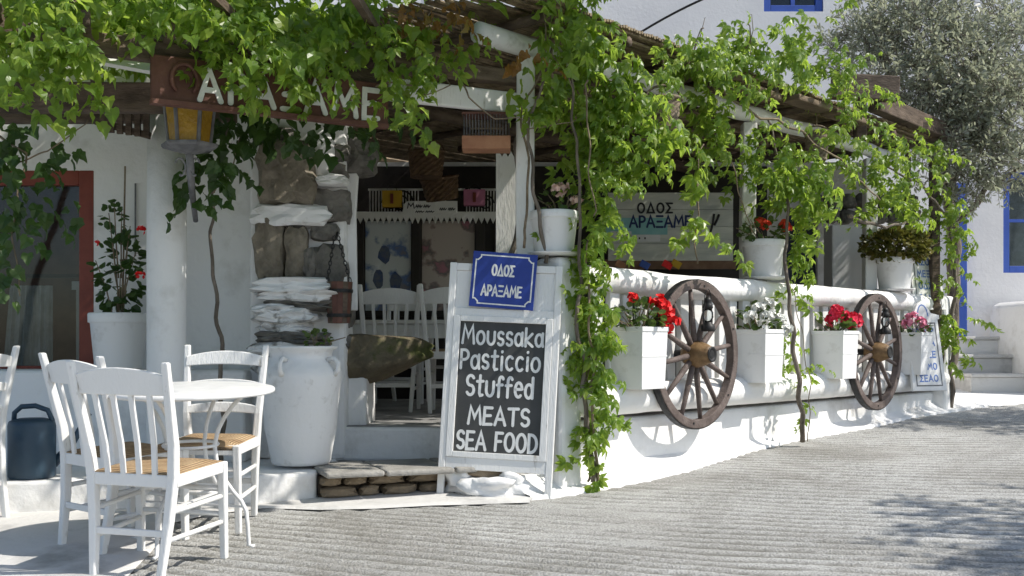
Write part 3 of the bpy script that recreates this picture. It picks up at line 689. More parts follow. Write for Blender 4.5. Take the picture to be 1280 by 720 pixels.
# ------------------------------------------------------------------ terrace parapet
T0, T1 = -1.46, 4.62
par = empty('terrace_parapet', 'white terrace parapet with round rails and balusters along the road', 'parapet', wall(1.4, 0, .3))
def wobble(t, s_): return .012 * noise.noise((t * 1.1, s_, 0)) + .006 * noise.noise((t * 4, s_, 3))
mb = MB(); vs = []; N_ = 60
prof = [(.02, -.3), (.012, .02), (.004, .30), (0, .5), (-.004, .72), (-.006, .742), (-.014, .757), (-.034, .762), (-.22, .762), (-.238, .758), (-.24, .74), (-.24, .1)]
for i in range(N_ + 1):
    t = T0 + (T1 - T0) * i / N_
    for k, (o_, z) in enumerate(prof):
        b = wobble(t, 1 + z * 1.5) * 1.4 if k < 7 else 0
        vs.append(wall(t, o_ + b, z))
n = len(prof)
fs = [(i * n + k, (i + 1) * n + k, (i + 1) * n + (k + 1), i * n + k + 1) for i in range(N_) for k in range(n - 1)] + [tuple(range(n)), tuple(N_ * n + k for k in range(n))[::-1]]
wb(mb.add(vs, fs), 'base', M['plaster'], par, smooth=True)
mb = MB().beam(wall(T0 + .02, -.07, .776), wall(T1 - .1, -.07, .776), .19, .022); wb(mb, 'dark_strip', M['darkwood'], par)  # thin dark strip between base and lower rail
def rail(name, z, off, r, s_):
    pts = [wall(T0 + (T1 - T0) * i / 70, off + wobble(i * .09, s_), z + wobble(i * .09, s_ + 7)) for i in range(71)]
    rs = [r * (1 + .5 * wobble(i * .13, s_ + 20) * 6) for i in range(71)]
    rs[0] *= .7; rs[-1] *= .7
    wb(MB().tube(pts, rs, 16), name, M['plaster'], par, smooth=True)
rail('lower_rail', .89, .035, .108, 3); rail('top_rail', 1.665, .0, .088, 11)
t = T0 + .3; i = 0
while t < T1 - .1:
    b = MB().box(wall(t, -.01 + random.uniform(-.01, .01), 1.28), (.105, .045, .74), Matrix.Rotation(math.atan2(WD.y, WD.x), 3, 'Z') @ Matrix.Rotation(random.uniform(-.012, .012), 3, 'Y'))
    wb(b, 'baluster', M['paintwood'], par, bevel=.008); t += .168; i += 1
mb = MB(); vs = []
for z in (.1, .5, .9, 1.3, 1.6, 1.75, 1.79):
    k = 1 + wobble(z * 2, 40) * 3
    for (u, v) in ((-.11, .11), (.11, .11), (.11, -.11), (-.11, -.11)): vs.append(wall(T0 - .06 + u * k, -.02 + v * k, z))
mb.add(vs, [(4 * i + k, 4 * i + (k + 1) % 4, 4 * i + 4 + (k + 1) % 4, 4 * i + 4 + k) for i in range(6) for k in range(4)] + [(24, 25, 26, 27)])
wb(mb, 'end_pier', M['plaster'], par, bevel=.04, seg=3)
mb = MB().box(wall(T1 - .05, -.02, 1.0), (.26, .3, 1.5), Matrix.Rotation(math.atan2(WD.y, WD.x), 3, 'Z')); wb(mb, 'end_pier', M['plaster'], par, bevel=.04, seg=3)
WROT = Matrix.Rotation(math.atan2(WD.y, WD.x), 3, 'Z')
# ------------------------------------------------------------------ pergola
perg = empty('pergola', 'rustic pergola of white posts, round log beam and dry cane roof over the terrace', 'pergola', wall(-1.6, -.2, .7))
for px in (657, 935, 1087):
    t = wt(px, -.2); mb = MB(); mb.bar([wall(t, -.2, z) + Vector((.008 * math.sin(z * 3 + px), 0, 0)) for z in (.7, 1.4, 2.2, 3.06)], [.125, .12, .118, .115], .12)
    wb(mb, 'post', M['paintwood_old'], perg, bevel=.012)
ZL = 3.14
def logp(t0, t1, off, z, r, name, m, k=14):
    pts = [wall(t0 + (t1 - t0) * i / k, off + wobble(i * .5, z) * 2, z + wobble(i * .45, off + 9) * 2) for i in range(k + 1)]
    return wb(MB().tube(pts, [r * (1 + wobble(i, 3) * 5) for i in range(k + 1)], 12), name, m, perg, smooth=True)
logp(wt(598, -.2), 3.9, -.2, ZL, .066, 'log_beam', M['clay_white'], 20)
logp(-1.7, 4.2, -2.1, ZL + .02, .06, 'log_beam', M['timber'])
for i in range(9):
    t = -1.75 + i * .70
    pts = [wall(t + .1 * math.sin(i), .12 - 3.6 * k / 6, 3.245 + wobble(k + i, 5)) for k in range(7)]
    wb(MB().tube(pts, .034, 8), 'rafter', M['timber'], perg, smooth=True)
# cane mat, laid along the terrace; ends show at the left edge
C0 = Vector((.075, 6.34, 0)); dl = Vector((-1.19, .36, 0)).normalized(); mb = MB(); s_ = 0
while s_ < 7.2:
    p = C0 + dl * s_
    if p.x < -1.74:
        p = p + WD * ((-1.70 - p.x) / WD.x + .05)
    L = 5.9 + random.uniform(-.2, .2); r = random.uniform(.0085, .0135); z = 3.30 + random.uniform(-.012, .02)
    st_ = random.uniform(-.10, .06)
    a_ = p + WD * st_; b_ = p + WD * L
    if b_.y < 13.4:
        mb.tube([(a_.x, a_.y, z + .012), (a_.x + WD.x * L / 2, a_.y + WD.y * L / 2, z + random.uniform(-.015, .015)), (b_.x, b_.y, z)], r, 6)
    else:
        k = (13.35 - p.y) / WD.y; b_ = p + WD * k; mb.tube([(a_.x, a_.y, z), (b_.x, b_.y, z)], r, 6)
    s_ += r * 2 + (random.uniform(.0, .004) if random.random() < .97 else .02)
for i in range(210):
    q = wall(-1.75 + i * .029, .10, 0); e = wall(-1.75 + i * .029, -4.2, 0); z = 3.335 + random.uniform(0, .012)
    if e.x < -1.72:
        k = (q.x + 1.72) / (q.x - e.x); e = q.lerp(e, k)
    mb.tube([(q.x, q.y, z), (e.x, e.y, z)], random.uniform(.011, .0145), 5)
wb(mb, 'cane_mat', M['cane'], perg, kind='stuff')
for (p0, p1, off, z) in ((-.25, .38, .14, 3.24), (.42, 1.0, .10, 3.20), (1.12, 1.75, .16, 3.22), (1.9, 2.6, .10, 3.24)):
    wb(MB().beam(wall(p0, off, z), wall(p1, off - .03, z + .01), .16, .05), 'edge_plank', M['plank'], perg, bevel=.012)
# lintel: white beam between sign board and post
A = at(188, 0, 5.62); A.z = 0; B = wall(wt(657, -.2), -.2); SD = (B - A).normalized(); SN = Vector((SD.y, -SD.x, 0))
def sp(px, z, off=0):
    k = (px - HX) / F; b = A + SN * off; t = (k * b.y - b.x) / (SD.x - k * SD.y); p = b + SD * t; p.z = z; return p
wb(MB().beam(sp(486, 2.755, .0), sp(660, 2.765, .0), .05, .135), 'lintel', M['paintwood'], perg, bevel=.012)
wb(MB().beam(sp(486, 2.93, -.08), sp(655, 2.95, -.08), .09, .09), 'lintel', M['plank'], perg, bevel=.012)
# right hand timber end of the pergola
for (px0, py0, Y0, px1, py1, Y1, wd, h) in ((1040, 108, 9.6, 1122, 112, 9.6, .12, .22), (1092, 128, 9.7, 1180, 165, 10.9, .12, .16), (1075, 120, 9.75, 1075, 175, 9.75, .1, .1), (1050, 150, 10.4, 1160, 158, 10.4, .07, .09), (1100, 170, 10.8, 1175, 175, 10.8, .06, .06), (1168, 200, 10.9, 1168, 420, 10.9, .09, .09), (1135, 190, 10.7, 1135, 300, 10.7, .05, .05)):
    up = (0, 0, 1) if px0 != px1 else (0, 1, 0)
    wb(MB().beam(at(px0, py0, Y0), at(px1, py1, Y1), wd, h, up), 'timber', M['timber'], perg, bevel=.01)

# vine trellis over the patio
tr = empty('patio_trellis', 'weathered timber trellis beams carrying the vine above the patio', 'trellis', (-2.6, 6.2, .48))
for k in range(9):
    p = A + SD * (-1.6 + k * .42); q = Vector((p.x - .62, YL, 2.9)); p.z = 2.9
    if q.x < -1.75: wb(MB().beam(p + SN * .1, q, .055, .075), 'joist', M['timber'], tr, bevel=.006)
wb(MB().beam((-4.6, 6.05, 2.66), (-1.75, 6.2, 2.68), .09, .17), 'beam', M['timber'], tr, bevel=.012)
wb(MB().beam((-4.6, 6.7, 2.70), (-1.75, 6.75, 2.72), .09, .13), 'beam', M['timber'], tr, bevel=.012)
wb(MB().beam(sp(-120, 2.82, -.09), sp(482, 2.82, -.09), .06, .12), 'beam', M['timber'], tr, bevel=.012)
wb(MB().beam((-3.38, 3.6, .15), (-3.38, 3.6, 3.1), .1, .1, (0, 1, 0)), 'post', M['timber'], tr)  # front bay of post, beam, joists: unseen, added to hold shading foliage
wb(MB().beam((-3.5, 3.6, 3.1), (-.05, 4.2, 3.1), .06, .1), 'beam', M['timber'], tr)
for k in range(4): wb(MB().beam((-3.2 + k * .75, 3.65 + k * .13, 3.14), (-3.0 + k * .75, 5.1 + k * .4, 3.02), .04, .05), 'joist', M['timber'], tr)
mb = MB(); a_, b_, c_, d_ = at(105, 40, 6.6), at(205, 52, 6.6), at(205, 96, 5.95), at(105, 78, 5.95)
un = (b_ - a_).cross(c_ - a_).normalized()
mb.add([a_, b_, c_, d_, a_ - un * .02, b_ - un * .02, c_ - un * .02, d_ - un * .02], [(0, 1, 2, 3), (7, 6, 5, 4), (0, 4, 5, 1), (1, 5, 6, 2), (2, 6, 7, 3), (3, 7, 4, 0)])
o = wb(mb, 'awning_board', M['paintwood'], tr)
cr = MB()
for k in range(6): cr.box(at(128 + k * 11, 148 + k * 1.5, 6.5), (.035, .02, .16))
wb(cr, 'lattice', M['timber'], tr); wb(MB().beam(at(120, 128, 6.55), at(188, 134, 6.55), .03, .05), 'lattice_rail', M['redbrown'], tr); wb(MB().beam(at(120, 152, 6.52), at(188, 170, 6.52), .03, .04), 'lattice_rail', M['timber'], tr)

# brown sign board with the taverna's name
sb = empty('taverna_signboard', 'long red brown board with raised white Greek letters above the patio', 'sign', sp(190, 2.53))
wb(MB().beam(sp(188, 2.655), sp(484, 2.655), .035, .25), 'board', M['redbrown'], sb, bevel=.006)
wb(MB().beam(sp(188, 2.525, .03), sp(484, 2.525, .03), .06, .025), 'ledge', M['redbrown'], sb)
o0 = sp(250, 0, .026); Lx = (sp(473, 0, .026) - o0).length
n0 = len(sb.children)
lettering('AΡAΞAMΕ'.replace('Ρ', 'P').replace('Ε', 'E'), 0, Lx, 2.565, .165, .015, lambda x, z, l: o0 + SD * x + SN * (l * 2) + Vector((0, 0, z)) - sb.location, 'letter', M['chalkline'], sb, gap=.34)
for c_ in sb.children:
    if c_.name.startswith('letter'):
        bm = bmesh.new(); bm.from_mesh(c_.data); bmesh.ops.solidify(bm, geom=bm.faces[:], thickness=.012); bmesh.ops.triangulate(bm, faces=[f for f in bm.faces if len(f.verts) > 4]); bm.to_mesh(c_.data); bm.free()
pts = []
hp = sp(231, 2.66, .035)
for i in range(13):
    a_ = R(-50 + 280 * i / 12); pts.append(hp + SD * .068 * math.cos(a_) + Vector((0, 0, .085 * math.sin(a_))))
o = MB().tube(pts, [.008] + [.0125] * 11 + [.008], 6).build('horseshoe', M['redbrown'], smooth=True); tag(o, 'rusty horseshoe nailed on the brown sign board', 'horseshoe')

# ------------------------------------------------------------------ wall lantern on scroll bracket
lp = at(237, 183, 6.15); lan = empty('street_lantern', 'old lantern with amber glass on a scrolled iron bracket by the column', 'lantern', lp)
wb(MB().tube([lp + Vector(v) for v in ((0, 0, -.03), (-.01, .05, -.14), (-.045, .2, -.24), (-.09, .42, -.38))], [.022, .024, .02, .017], 8), 'bracket', M['greyiron'], lan, smooth=True)
for sg in (-1, 1):
    pts = [lp + Vector((-.02 + sg * (.035 + .035 * math.cos(k * .55) * (1 - k / 16)), .03, -.09 + .05 * math.sin(k * .55) * (1 - k / 16) - .006 * k)) for k in range(14)]
    wb(MB().tube(pts, .006, 6), 'scroll', M['greyiron'], lan)
wb(MB().lathe([(.03, -.045), (.155, -.012), (.165, .0), (.165, .012), (.10, .02)], 6, lp), 'base_plate', M['greyiron'], lan)
def hexpts(r, z): return [lp + Vector((r * math.cos(R(60 * k + 12)), r * math.sin(R(60 * k + 12)), z)) for k in range(6)]
b0, b1 = hexpts(.115, .02), hexpts(.145, .30)
for k in range(6):
    q = [b0[k], b0[(k + 1) % 6], b1[(k + 1) % 6], b1[k]]
    wb(MB().add(q, [(0, 1, 2, 3)]), 'pane', M['amber'], lan); wb(MB().tube([b0[k], b1[k]], .012, 6), 'frame_bar', M['greyiron'], lan)
wb(MB().lathe([(.185, .30), (.175, .315), (.11, .40), (.05, .45), (.03, .5), (0, .52)], 6, lp), 'roof', M['greyiron'], lan)

# ------------------------------------------------------------------ chairs
def rushseat(mb, w_, d_, z):
    n = 8; vs = []
    for j in range(n + 1):
        for i in range(n + 1):
            x = (i / n - .5) * 2; y = (j / n - .5) * 2; e = (1 - abs(x) ** 4) * (1 - abs(y) ** 4)
            wd = w_ * (.92 + .08 * (y + 1) / 2)
            vs.append((x * wd / 2, y * d_ / 2, z + .022 * e ** .5 - .012 * math.exp(-(x * x + y * y) * 2.2)))
    m = len(vs); fs = [(j * 9 + i, j * 9 + i + 1, (j + 1) * 9 + i + 1, (j + 1) * 9 + i) for j in range(n) for i in range(n)]
    ring = [i for i in range(9)] + [j * 9 + 8 for j in range(1, 9)] + [72 + i for i in range(7, -1, -1)] + [j * 9 for j in range(7, 0, -1)]
    vs2 = [(vs[i][0], vs[i][1], z - .025) for i in ring]
    fs += [(ring[k], m + k, m + (k + 1) % len(ring), ring[(k + 1) % len(ring)]) for k in range(len(ring))] + [tuple(m + k for k in range(len(ring)))[::-1]]
    return mb.add(vs + vs2, fs)
def make_chair(name, label, style, group='white taverna chairs'):
    t = empty(name, label, 'chair', group=group); P = M['paintwood']
    for s_ in (-1, 1):
        x = .195 * s_
        MB().bar([(x * .80, -.245, 0), (x * .90, -.205, .25), (x * .98, -.19, .44), (x * 1.03, -.20, .58), (x * 1.14, -.285, .945)], [.03, .036, .038, .036, .032], [.034, .042, .046, .044, .03]).build('back_leg', P, t, bevel=.007)
        MB().bar([(x * 1.08, .185, 0), (x * 1.06, .185, .455)], [.03, .038], [.03, .038]).build('front_leg', P, t, bevel=.006)
        for z in (.17, .29): MB().tube([(x * (.84 + .3 * z), -.21, z), (x * 1.06, .185, z + .005)], .012, 8).build('side_rung', P, t, smooth=True)
        MB().beam((x * 1.02, -.19, .425), (x * 1.06, .185, .43), .026, .05).build('seat_rail', P, t, bevel=.005)
    MB().beam((-.19, -.19, .425), (.19, -.19, .425), .03, .055).build('seat_rail', P, t, bevel=.005)
    MB().beam((-.20, .187, .43), (.20, .187, .43), .026, .05).build('seat_rail', P, t, bevel=.005)
    for z, y in ((.20, -.215),): MB().beam((-.172, y, z), (.172, y, z), .016, .03).build('back_rung', P, t, bevel=.004)
    for z in (.21, .33): MB().tube([(-.205, .185, z), (.205, .185, z)], .012, 8).build('front_rung', P, t, smooth=True)
    rushseat(MB(), .415, .40, .455).build('seat', M['rush'], t, smooth=True)
    def back_y(z): return -.20 - .085 * max(0, (z - .58) / .365)
    def crest(z0, h, rise, wd, th=.022):
        n = 10; vs = []
        for sd in (0, 1):
            for i in range(n + 1):
                u = i / n * 2 - 1; x = u * wd; cy = -.022 * (1 - u * u)
                top = z0 + h + rise * (1 - u * u)
                vs += [(x, back_y(z0) + cy + sd * th, z0 + rise * .35 * (1 - u * u) * (0 if style == 'slat' else 1)), (x, back_y(top) + cy + sd * th, top)]
        m = 2 * (n + 1); fs = []
        for i in range(n):
            a = 2 * i; fs += [(a, a + 2, a + 3, a + 1), (m + a, m + a + 1, m + a + 3, m + a + 2), (a + 1, a + 3, m + a + 3, m + a + 1), (a, m + a, m + a + 2, a + 2)]
        return MB().add(vs, fs)
    if style == 'slat':
        crest(.80, .085, .035, .214).build('top_rail', P, t, bevel=.005)
        for k in range(4):
            x = -.128 + .0853 * k; MB().bar([(x * .86, -.196, .43), (x * .90, -.208, .58), (x, back_y(.81) - .005, .81)], .024, .016).build('slat', P, t, bevel=.004)
    else:
        crest(.83, .055, .028, .214).build('top_rail', P, t, bevel=.005)
        crest(.70, .042, .018, .204).build('ladder_rail', P, t, bevel=.005)
        crest(.575, .042, .018, .197).build('ladder_rail', P, t, bevel=.005)
    return t
ch1 = make_chair('taverna_chair', 'white slat-back chair nearest the camera with its back turned', 'slat')
on_slope(ch1, -1.60, 4.83, R(-15)); ch1.scale = (1.05, 1.0, 1)
ch2 = dup(ch1, 'white slat-back chair left of the round table, in front of the blue watering can'); on_slope(ch2, -1.92, 5.295, R(-35))
ch3 = make_chair('taverna_chair', 'white ladder-back chair behind the round table beside the white jar', 'ladder'); on_slope(ch3, -1.60, 5.66, R(176))
ch4 = dup(ch3, 'white ladder-back chair cut off by the left edge of the picture'); on_slope(ch4, -3.03, 5.70, R(78))
for (px, Y, a_, lb) in ((489, 8.75, R(4), 'white slat-back chair standing in the shade inside the terrace entrance'), (570, 8.6, R(-6), 'shaded white chair partly hidden behind the menu board'), (505, 9.9, R(170), 'shaded white chair at the far side of the indoor table')):
    c_ = dup(ch1, lb, 'white taverna chairs'); c_.location = ((px - HX) / F * Y, Y, .702); c_.rotation_euler = (0, 0, a_); c_.scale = (1.05, 1.05, 1.08)
# interior table
tb = empty('indoor_table', 'plain white wooden table behind the chairs inside the terrace', 'table', (-.95, 9.4, .702))
wb(MB().box((-.85, 9.45, 1.44), (1.5, .6, .035)), 'table_top', M['paintwood'], tb, bevel=.006); wb(MB().box((-.85, 9.18, 1.36), (1.4, .025, .12)), 'apron', M['paintwood'], tb)
for x in (-1.5, -.2):
    for y in (9.22, 9.68): wb(MB().box((x, y, 1.06), (.05, .05, .715)), 'leg', M['paintwood'], tb)

# ------------------------------------------------------------------ round table
tab = empty('round_table', 'round white metal table with curved legs among the chairs', 'table')
MB().lathe(crisp([(.0, .716), (.385, .716), (.402, .712), (.408, .72), (.405, .733), (.385, .738), (0, .738)]), 48).build('table_top', M['iron_white'], tab, smooth=True)
leg = [(.29, .712), (.235, .665), (.185, .605), (.148, .54), (.13, .47), (.14, .395), (.175, .32), (.225, .26), (.27, .215), (.295, .17), (.302, .10), (.306, .012), (.335, .006)]
for k in range(4):
    a_ = R(-14 + 90 * k); MB().tube([(r * math.cos(a_), r * math.sin(a_), z) for r, z in leg], .0105, 8).build('leg', M['iron_white'], tab, smooth=True)
for k in range(2):
    a_ = R(-14 + 90 * k); MB().beam((-.29 * math.cos(a_), -.29 * math.sin(a_), .19 + .012 * k), (.29 * math.cos(a_), .29 * math.sin(a_), .19 + .012 * k), .022, .006).build('stretcher', M['iron_white'], tab)
MB().tube([(.13 * math.cos(R(k * 15)), .13 * math.sin(R(k * 15)), .47) for k in range(25)], .008, 6, False).build('ring', M['iron_white'], tab, smooth=True)
on_slope(tab, -1.575, 5.24, 0); tab.scale = (1, 1, 1.045)

# ------------------------------------------------------------------ menu board
bd = empty('menu_board', 'white A-frame menu board with chalkboard panel listing dishes in white letters', 'sign')
P = M['paintwood']; HB = 1.43
for s_ in (-1, 1):
    MB().bar([(.345 * s_, 0, 0), (.345 * s_, 0, HB)], .045, .035).build('stile', P, bd, bevel=.005)
for z, h in ((1.405, .045), (1.125, .05), (.195, .075)): MB().box((0, 0, z), (.645, .03, h)).build('cross_rail', P, bd, bevel=.004)
MB().box((0, .004, 1.265), (.644, .014, .232)).build('header_panel', P, bd)
for s_ in (-1, 1): MB().box((.30 * s_, -.012, .667), (.045, .02, .868)).build('panel_frame', P, bd, bevel=.003)
for z in (.25, 1.085): MB().box((0, -.0125, z), (.555, .02, .035)).build('panel_frame', P, bd, bevel=.003)
pn = MB().box((0, 0, .667), (.60, .012, .866)).build('chalk_panel', M['chalk'], bd)
tfb = lambda x, z, l: Vector((x, -.0064 - l, z))
for txt, x0, x1, z0, h, hw in (('Moussaka', -.258, .262, .930, .108, .0084), ('Pasticcio', -.262, .25, .778, .115, .0086), ('Stuffed', -.215, .215, .612, .122, .0092), ('MEATS', -.19, .20, .440, .102, .0094), ('SEA FOOD', -.255, .258, .285, .106, .0094)):
    lettering(txt, x0, x1, z0, h, hw, tfb, 'letter', M['chalkline'], pn, gap=.24, jit=.02)
# rear prop
for s_ in (-1, 1): MB().beam((.31 * s_, .05, HB - .12), (.30 * s_, .42, .01), .03, .04, (1, 0, 0)).build('rear_leg', P, bd, bevel=.004)
MB().beam((-.30, .33, .32), (.30, .33, .32), .02, .05).build('rear_rail', P, bd)
bd.location = (-.112, 6.46, .318); bd.scale = (.955, 1, 1)
bd.rotation_euler = (Matrix.Rotation(R(-7), 4, 'Z') @ Matrix.Rotation(R(2.6), 4, 'Y') @ Matrix.Rotation(R(-5), 4, 'X')).to_euler()
# blue street name plate hung on the board
pl = empty('street_name_plate', 'blue enamel street name plate with white border hung on the menu board', 'sign')
MB().box((0, 0, 0), (.40, .006, .345)).build('plate', M['blue'], pl, bevel=.002)
def oct_(w_, h_, c): return [(-w_ + c, -h_), (w_ - c, -h_), (w_ - c, -h_ + c * .4), (w_ - c * .4, -h_ + c), (w_, -h_ + c), (w_, h_ - c), (w_ - c * .4, h_ - c), (w_ - c, h_ - c * .4), (w_ - c, h_), (-w_ + c, h_), (-w_ + c, h_ - c * .4), (-w_ + c * .4, h_ - c), (-w_, h_ - c), (-w_, -h_ + c), (-w_ + c * .4, -h_ + c), (-w_ + c, -h_ + c * .4), (-w_ + c, -h_)]
mb = MB(); ribbon(mb, oct_(.178, .150, .03), .0042, lambda x, z, l: Vector((x, -.0034 - l, z)), .0003); mb.build('border', M['chalkline'], pl)
tfp = lambda x, z, l: Vector((x, -.0034 - l, z))
lettering('OΔOΣ', -.072, .062, .03, .062, .0062, tfp, 'letter', M['chalkline'], pl, gap=.3)
lettering('APAΞAME', -.128, .118, -.098, .062, .0062, tfp, 'letter', M['chalkline'], pl, gap=.26)
bm_ = Matrix.Translation(bd.location) @ bd.rotation_euler.to_matrix().to_4x4() @ Matrix.Translation((-.012, -.030, 1.325)) @ Matrix.Rotation(R(2), 4, 'Y')
pl.location = bm_.to_translation(); pl.rotation_euler = bm_.to_euler()
# whitewashed boulders and slab at its foot
for i, (px, py, Y, dm, sd) in enumerate(((573, 613, 6.60, (.22, .24, .20), 3), (607, 622, 6.50, (.36, .24, .13), 5), (664, 607, 6.72, (.30, .26, .24), 8), (641, 617, 6.50, (.20, .20, .15), 12))):
    p = at(px, py, Y); o = rock('whitewashed_rock', (p.x, p.y, gz(p.x, p.y) + dm[2] * .42), dm, M['plaster'], None, sd, sub=3, rough=.5, boxy=.3)
    tag(o, ('rounded whitewashed rock at the left foot of the menu board', 'flat whitewashed rock below the middle of the menu board', 'big whitewashed rock by the end of the parapet', 'small whitewashed rock at the end of the tan stone slab')[i], 'rock')
p = at(613, 607, 6.58); o = rock('stone_slab', (p.x, p.y, gz(p.x, p.y) + .12), (.36, .2, .07), M['step_stone'], None, 21, (0, .16, .2), boxy=.9, rough=.12); tag(o, 'flat tan stone slab lying under the menu board', 'stone')

# ------------------------------------------------------------------ cart wheels with small lanterns
def wheel(px, lab, tw):
    t = wt(px, .17); c = wall(t, .17, 1.178); o = empty('cart_wheel', lab, 'wheel', c, 'cart wheels on the parapet')
    o.rotation_euler = (0, 0, math.atan2(WD.y, WD.x))     # local x along wall, -y outwards
    r = .522; n = 48; mb = MB(); vs = []; fs = []
    for k in range(n):
        a = 2 * math.pi * k / n
        for rr, y in ((r, -.032), (r, .032), (r - .062, .032), (r - .062, -.032)): vs.append((rr * math.cos(a), y, rr * math.sin(a)))
    for k in range(n):
        k2 = (k + 1) % n
        for j in range(4): fs.append((4 * k + j, 4 * k + (j + 1) % 4, 4 * k2 + (j + 1) % 4, 4 * k2 + j))
    mb.add(vs, fs).build('rim', M['wheel'], o, bevel=.006)
    vs = []; fs = []
    for k in range(n):
        a = 2 * math.pi * k / n
        for rr, y in ((r + .007, -.026), (r + .007, .026), (r - .001, .026), (r - .001, -.026)): vs.append((rr * math.cos(a), y, rr * math.sin(a)))
    for k in range(n):
        k2 = (k + 1) % n
        for j in range(4): fs.append((4 * k + j, 4 * k + (j + 1) % 4, 4 * k2 + (j + 1) % 4, 4 * k2 + j))
    MB().add(vs, fs).build('iron_tyre', M['black'], o)
    for k in range(12):
        a = R(30 * k + tw); u = Vector((math.cos(a), 0, math.sin(a)))
        MB().tube([u * .05, u * .16, u * .33, u * (r - .055)], [.019, .022, .018, .0155], 8).build('spoke', M['wheel'], o, smooth=True)
    for k in range(6):
        a = R(60 * k + tw + 14); u = Vector((math.cos(a), 0, math.sin(a)))
        MB().box(u * (r - .036) + Vector((0, -.034, 0)), (.014, .006, .014)).build('rim_bolt', M['black'], o)
    hb = MB().lathe([(.03, -.09), (.068, -.08), (.092, -.03), (.095, .03), (.075, .09), (.062, .115), (.055, .135), (.0, .135)], 20)
    hb.v = [(x, -z, y) for x, y, z in hb.v]; hb.f = [f[::-1] for f in hb.f]; h = hb.build('hub', M['hub'], o, smooth=True)
    rg = MB().lathe([(.05, .13), (.056, .142), (.045, .145), (.038, .136)], 18); rg.v = [(x, -z, y) for x, y, z in rg.v]; rg.build('hub_ring', M['black'], h, smooth=True)
    cp = MB().lathe([(.0, .139), (.030, .1385), (.030, .1365)], 14); cp.v = [(x, -z, y) for x, y, z in cp.v]; cp.build('axle_hole', M['black'], h)
    bx_ = MB().tube([(0, .02, 0), (0, .17, 0)], .03, 10).build('axle', M['black'], o)
    return o, c
for px, lab, lab2, tw in ((869, 'large cart wheel hung between the red and white flower boxes', 'small black oil lantern hanging in the nearer cart wheel', 8), (1094, 'farther cart wheel hung beside the pink flower box', 'small black oil lantern hanging in the farther cart wheel', 15)):
    o, c = wheel(px, lab, tw)
    q = c + WN * .075 + WD * .045 + Vector((0, 0, .16))
    l_ = empty('oil_lantern', lab2, 'lantern', q, 'oil lanterns on the wheels')
    wb(MB().lathe([(.046, 0), (.052, .01), (.05, .04), (.03, .058), (.03, .066)], 14, q), 'fuel_tank', M['black'], l_, smooth=True)
    wb(MB().lathe([(.026, .066), (.04, .10), (.038, .135), (.024, .158)], 14, q), 'glass_globe', M['lampglass'], l_, smooth=True)
    wb(MB().lathe([(.03, .158), (.038, .165), (.034, .19), (.022, .205), (.03, .215), (.016, .24), (0, .243)], 14, q), 'cap', M['black'], l_, smooth=True)
    for s_ in (-1, 1): wb(MB().tube([q + WD * .052 * s_ + Vector((0, 0, .02)), q + WD * .058 * s_ + Vector((0, 0, .12)), q + WD * .035 * s_ + Vector((0, 0, .2))], .005, 6), 'side_wire', M['black'], l_)
    pts = [q + WD * .045 * math.cos(R(180 * k / 8)) + Vector((0, 0, .2 + .10 * math.sin(R(180 * k / 8)))) for k in range(9)]
    wb(MB().tube(pts, .003, 5), 'bail', M['black'], l_)
# ------------------------------------------------------------------ flowers
def flower_head(c, r, m, parent, n=34):
    mb = MB(); c = Vector(c)
    for i in range(n):
        d = rv(1).normalized(); d.z = abs(d.z) * .8 + .1 if random.random() < .75 else d.z; d.normalize()
        p = c + d * r * random.uniform(.7, 1.05); b = basis(d.orthogonal() + rv(.4), d + rv(.25)); q = r * random.uniform(.34, .5)
        mb.add([p + b @ Vector((q * math.cos(k * 1.257), q * math.sin(k * 1.257), .18 * q * (k % 2))) for k in range(5)] + [p - d * q * .35], [(5, k, (k + 1) % 5) for k in range(5)])
    return wb(mb, 'flower_head', m, parent)
def bush(parent, c, rx, ry, rz, n, size, T, m, stems=6, base=None, droop=.1):
    lv = Leaves(); c = Vector(c); base = Vector(base) if base else c - Vector((0, 0, rz)); sm = MB()
    for i in range(n):
        d = rv(1).normalized(); k = random.uniform(.45, 1.0) ** .6
        p = c + Vector((d.x * rx, d.y * ry, d.z * rz)) * k
        lv.one(p, d + Vector((0, 0, -droop)) + rv(.5), d * .5 + Vector((.1, -.25, .8)) + rv(.4), size * random.uniform(.6, 1.2), random.randrange(len(T)))
    lv.joined(lv.items, T, 'foliage', m, parent)
    for i in range(stems):
        d = rv(1); e = c + Vector((d.x * rx * .6, d.y * ry * .6, abs(d.z) * rz * .6))
        sm.tube([base + Vector((d.x * .02, d.y * .02, 0)), base.lerp(e, .5) + rv(.01), e], [.006, .005, .003], 5)
    wb(sm, 'stems', M['twig'], parent)
